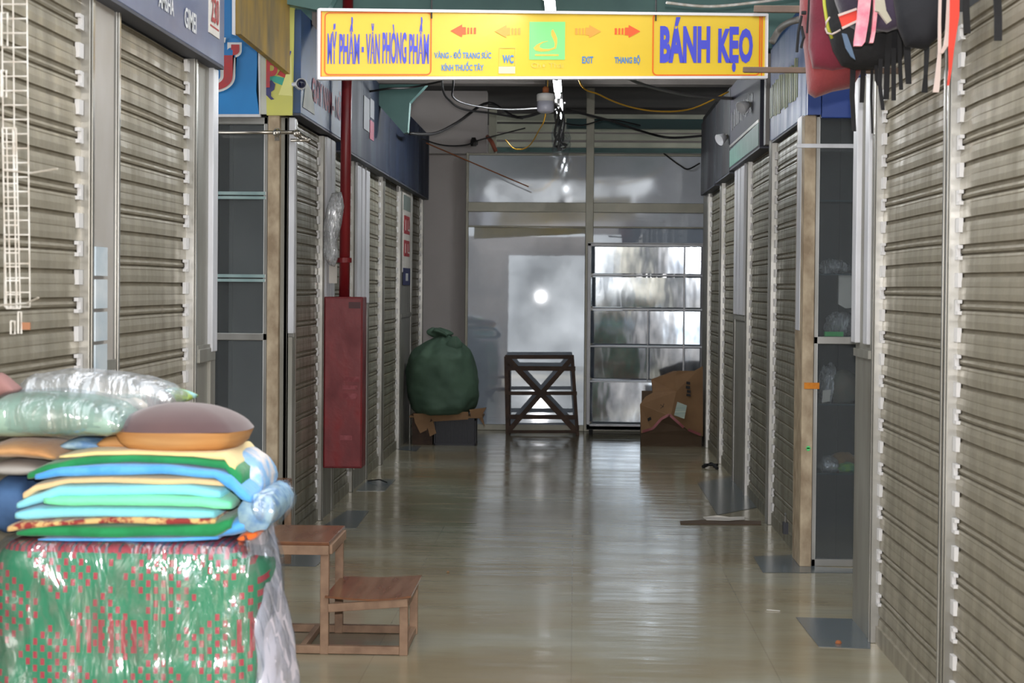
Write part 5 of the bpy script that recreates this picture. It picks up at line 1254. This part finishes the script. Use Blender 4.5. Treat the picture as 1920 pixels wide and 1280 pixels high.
tag(link_mesh('cloth', sweep([(110,826,848),(150,822,848),(186,828,846)], YT+.12, .2, seed=24), M['glassy_blue'], smooth=True), 'pale blue flowered cloth peeping out under the pale green pillow', 'cloth')
# brown cushion: dark top, wood-print underside
tCu = thing('cushion', 'brown cushion with wood print underside on top of the cloth stack', 'cushion', at(350,850,YT+.15))
cc = at(346,801,YT+.18); rx = 133*(YT+.18)/3200
def cush(sgn, h):
    mb = MB()
    def fn(u, v):
        an = 2*PI*u; r = v; sq_ = 1/max(abs(math.cos(an)), abs(math.sin(an)))**.35
        x = rx*r*math.cos(an)*sq_*.97; y = .19*r*math.sin(an)*sq_
        e_ = (1-r**2.2)**(.75 if sgn > 0 else .5) if r < 1 else 0
        return (cc.x+x, cc.y+y, cc.z+sgn*h*e_+.003*noise.noise(Vector((x*8, y*8, sgn))))
    mb.grid(fn, 48, 14, closed_u=True); return mb
link_mesh('top_cover', cush(1, 47*(YT+.18)/3200), M['cushion_top'], tCu, smooth=True)
link_mesh('printed_underside', cush(-1, 54*(YT+.18)/3200), M['cushion_wood'], tCu, smooth=True)
tag(link_mesh('cushion', sweep([(180,820,846),(215,816,848),(240,822,848)], YT+.1, .2, seed=26), M['cushion_wood'], smooth=True), 'small brown wood print cushion corner between the two pillows', 'cushion')
# big bundle in plastic
def pattern_material():
    m = bpy.data.materials.new('green_and_red_woven_pattern'); m.use_nodes = True; nt = m.node_tree; N = nt.nodes; L = nt.links
    p = N['Principled BSDF']; p.inputs['Roughness'].default_value = .8; tc = N.new('ShaderNodeTexCoord'); sx = N.new('ShaderNodeSeparateXYZ'); L.new(tc.outputs['Object'], sx.inputs[0])
    def mth(op, a_, b_=None):
        n_ = N.new('ShaderNodeMath'); n_.operation = op
        for i, v in enumerate((a_, b_)):
            if v is None: continue
            if isinstance(v, (int, float)): n_.inputs[i].default_value = v
            else: L.new(v, n_.inputs[i])
        return n_.outputs[0]
    X = mth('ADD', sx.outputs[0], 5.0); Z = mth('ADD', sx.outputs[2], 5.0)
    cw, ch = .020, .0175
    ix = mth('FLOOR', mth('DIVIDE', X, cw)); iz = mth('FLOOR', mth('DIVIDE', Z, ch))
    fx = mth('FRACT', mth('DIVIDE', X, cw))
    chk = mth('MODULO', mth('ADD', ix, iz), 2)                         # checker cells
    zone = mth('GREATER_THAN', mth('SINE', mth('MULTIPLY', mth('ADD', ix, mth('MULTIPLY', iz, .7)), .55)), -.75)
    zone2 = mth('GREATER_THAN', mth('SINE', mth('MULTIPLY', mth('SUBTRACT', ix, mth('MULTIPLY', iz, 1.1)), .35)), -.9)
    dots = mth('MULTIPLY', chk, mth('MULTIPLY', zone, zone2))
    thin = mth('MULTIPLY', mth('GREATER_THAN', fx, .22), mth('LESS_THAN', fx, .78))
    dots = mth('MULTIPLY', dots, thin)
    # long vertical bars in bands
    bar = mth('MULTIPLY', mth('GREATER_THAN', mth('FRACT', mth('DIVIDE', X, .030)), .62), mth('GREATER_THAN', mth('SINE', mth('MULTIPLY', iz, .42)), .6))
    bar = mth('MULTIPLY', bar, mth('GREATER_THAN', mth('SINE', mth('MULTIPLY', ix, .31)), .1))
    top = mth('MULTIPLY', mth('GREATER_THAN', sx.outputs[2], .79), mth('GREATER_THAN', mth('FRACT', mth('DIVIDE', X, .018)), .45))
    allr = mth('MAXIMUM', mth('MAXIMUM', dots, bar), top)
    mx = N.new('ShaderNodeMix'); mx.data_type = 'RGBA'; L.new(allr, mx.inputs[0]); mx.inputs[6].default_value = S(30,136,96); mx.inputs[7].default_value = S(186,50,70)
    tb = mth('GREATER_THAN', sx.outputs[2], .79); m3 = N.new('ShaderNodeMix'); m3.data_type = 'RGBA'
    m3.inputs[6].default_value = S(30,136,96); m3.inputs[7].default_value = S(90,78,88); L.new(tb, m3.inputs[0]); L.new(m3.outputs[2], mx.inputs[6])
    L.new(mx.outputs[2], p.inputs['Base Color']); return m
M['pattern'] = pattern_material()
ztopb = at(250,1014,YT).z
tBu = thing('mat_bundle', 'big green and red patterned mat bundle wrapped in clear plastic, bottom left', 'bundle', (at(230,1100,YT).x, YT+.2, 0))
def bundle(inset, amp, seed, zt, nu=60, nz_=44):
    mb = MB(); xl_, xr_ = -1.572+inset, at(494,1100,YT).x-inset
    hx_ = (xr_-xl_)/2; cx_ = (xl_+xr_)/2; dy_ = .24-inset
    def fn(u, v):
        an = 2*PI*u; c_, s_ = math.cos(an), math.sin(an)
        x = abs(c_)**(.38)*(1 if c_ > 0 else -1); y = abs(s_)**(.38)*(1 if s_ > 0 else -1)
        t_ = min(1, (1-v)/.16); rr = (1-(1-t_)**2.2*.30) if v < 1 else .70
        z = zt*min(v/.96, 1.0) if v < .96 else zt
        if v >= .96: rr *= (1-(v-.96)/.04*.92)
        p = Vector((cx_+hx_*rr*x, YT+.22+dy_*(1-(1-rr)*.6)*y, z))
        if v >= .96: p = Vector((cx_+hx_*rr*x, YT+.22+dy_*rr*y, zt))
        ridg = abs(noise.noise(Vector((p.x*5+seed, p.z*2.2, p.y*5))))*-1+.3
        w = noise.noise(p*4+Vector((seed,0,0)))*amp + noise.noise(p*13)*amp*.6 + ridg*amp*.7
        return p+Vector((w*.6*c_, w*s_, w*.2 if v > .6 else 0)) if v > .01 else Vector((p.x, p.y, 0.001))
    mb.grid(fn, nu*2, nz_*2, closed_u=True)
    mb.f.append([i*nz_*2 for i in range(nu*2)]); mb.m.append(0)
    return mb
link_mesh('patterned_mat', bundle(.014, .006, 2, ztopb-.012, 40, 30), M['pattern'], tBu, smooth=True)
link_mesh('plastic_wrapping', bundle(0, .020, 5, ztopb), M['plastic'], tBu, smooth=True)
tWb = thing('plastic_bag', 'white pinkish goods in a milky plastic bag beside the patterned bundle', 'bag', (at(515,1200,YT).x, YT+.2, 0))
st = [(470,1080,1500),(484,1020,1520),(500,1030,1530),(524,1080,1530),(538,1150,1520),(543,1230,1500)]
def fn(u, v):
    an = 2*PI*u; z = .001+(at(500,1010,YT).z-.001)*v
    k = 1-(max(0, v-.45)/.55)**1.6*.62; xl_ = at(452,1200,YT+.1).x; xr0 = at(541,1200,YT+.1).x
    xr_ = xl_+(xr0-xl_)*k*(.9+.1*math.sin(v*5)); cx_ = (xl_+xr_)/2; rx_ = (xr_-xl_)/2
    p = Vector((cx_+rx_*math.cos(an), YT+.24+.18*math.sin(an), z)); w = noise.noise(p*6)*.02+noise.noise(p*15)*.01
    return p+Vector((w*math.cos(an), w*math.sin(an), 0)) if v > .02 else p
mb = MB(); mb.grid(fn, 40, 40, closed_u=True); mb.f.append([i*40+39 for i in range(40)]); mb.m.append(0)
M['pinkwhite'] = mat('pinkish_white_goods', S(222,212,222), .5, var=S(206,200,212), scale=(7,7,4), amount=.8, coat=.5, bump=.5, bscale=9)
link_mesh('contents', mb, M['pinkwhite'], tWb, smooth=True)
mb2 = MB(); mb2.v = [v+Vector((.008*math.cos(i), -.012, 0)) if v.z > .01 else v.copy() for i, v in enumerate(mb.v)]; mb2.f = list(mb.f); mb2.m = list(mb.m)
link_mesh('plastic_skin', mb2, M['plastic'], tWb, smooth=True)
tag(link_mesh('box', MB().box(at(486,1000,YT+.42), at(511,1070,YT+.46)), M['paper']), 'narrow white box end standing behind the bundle by the stool', 'box')
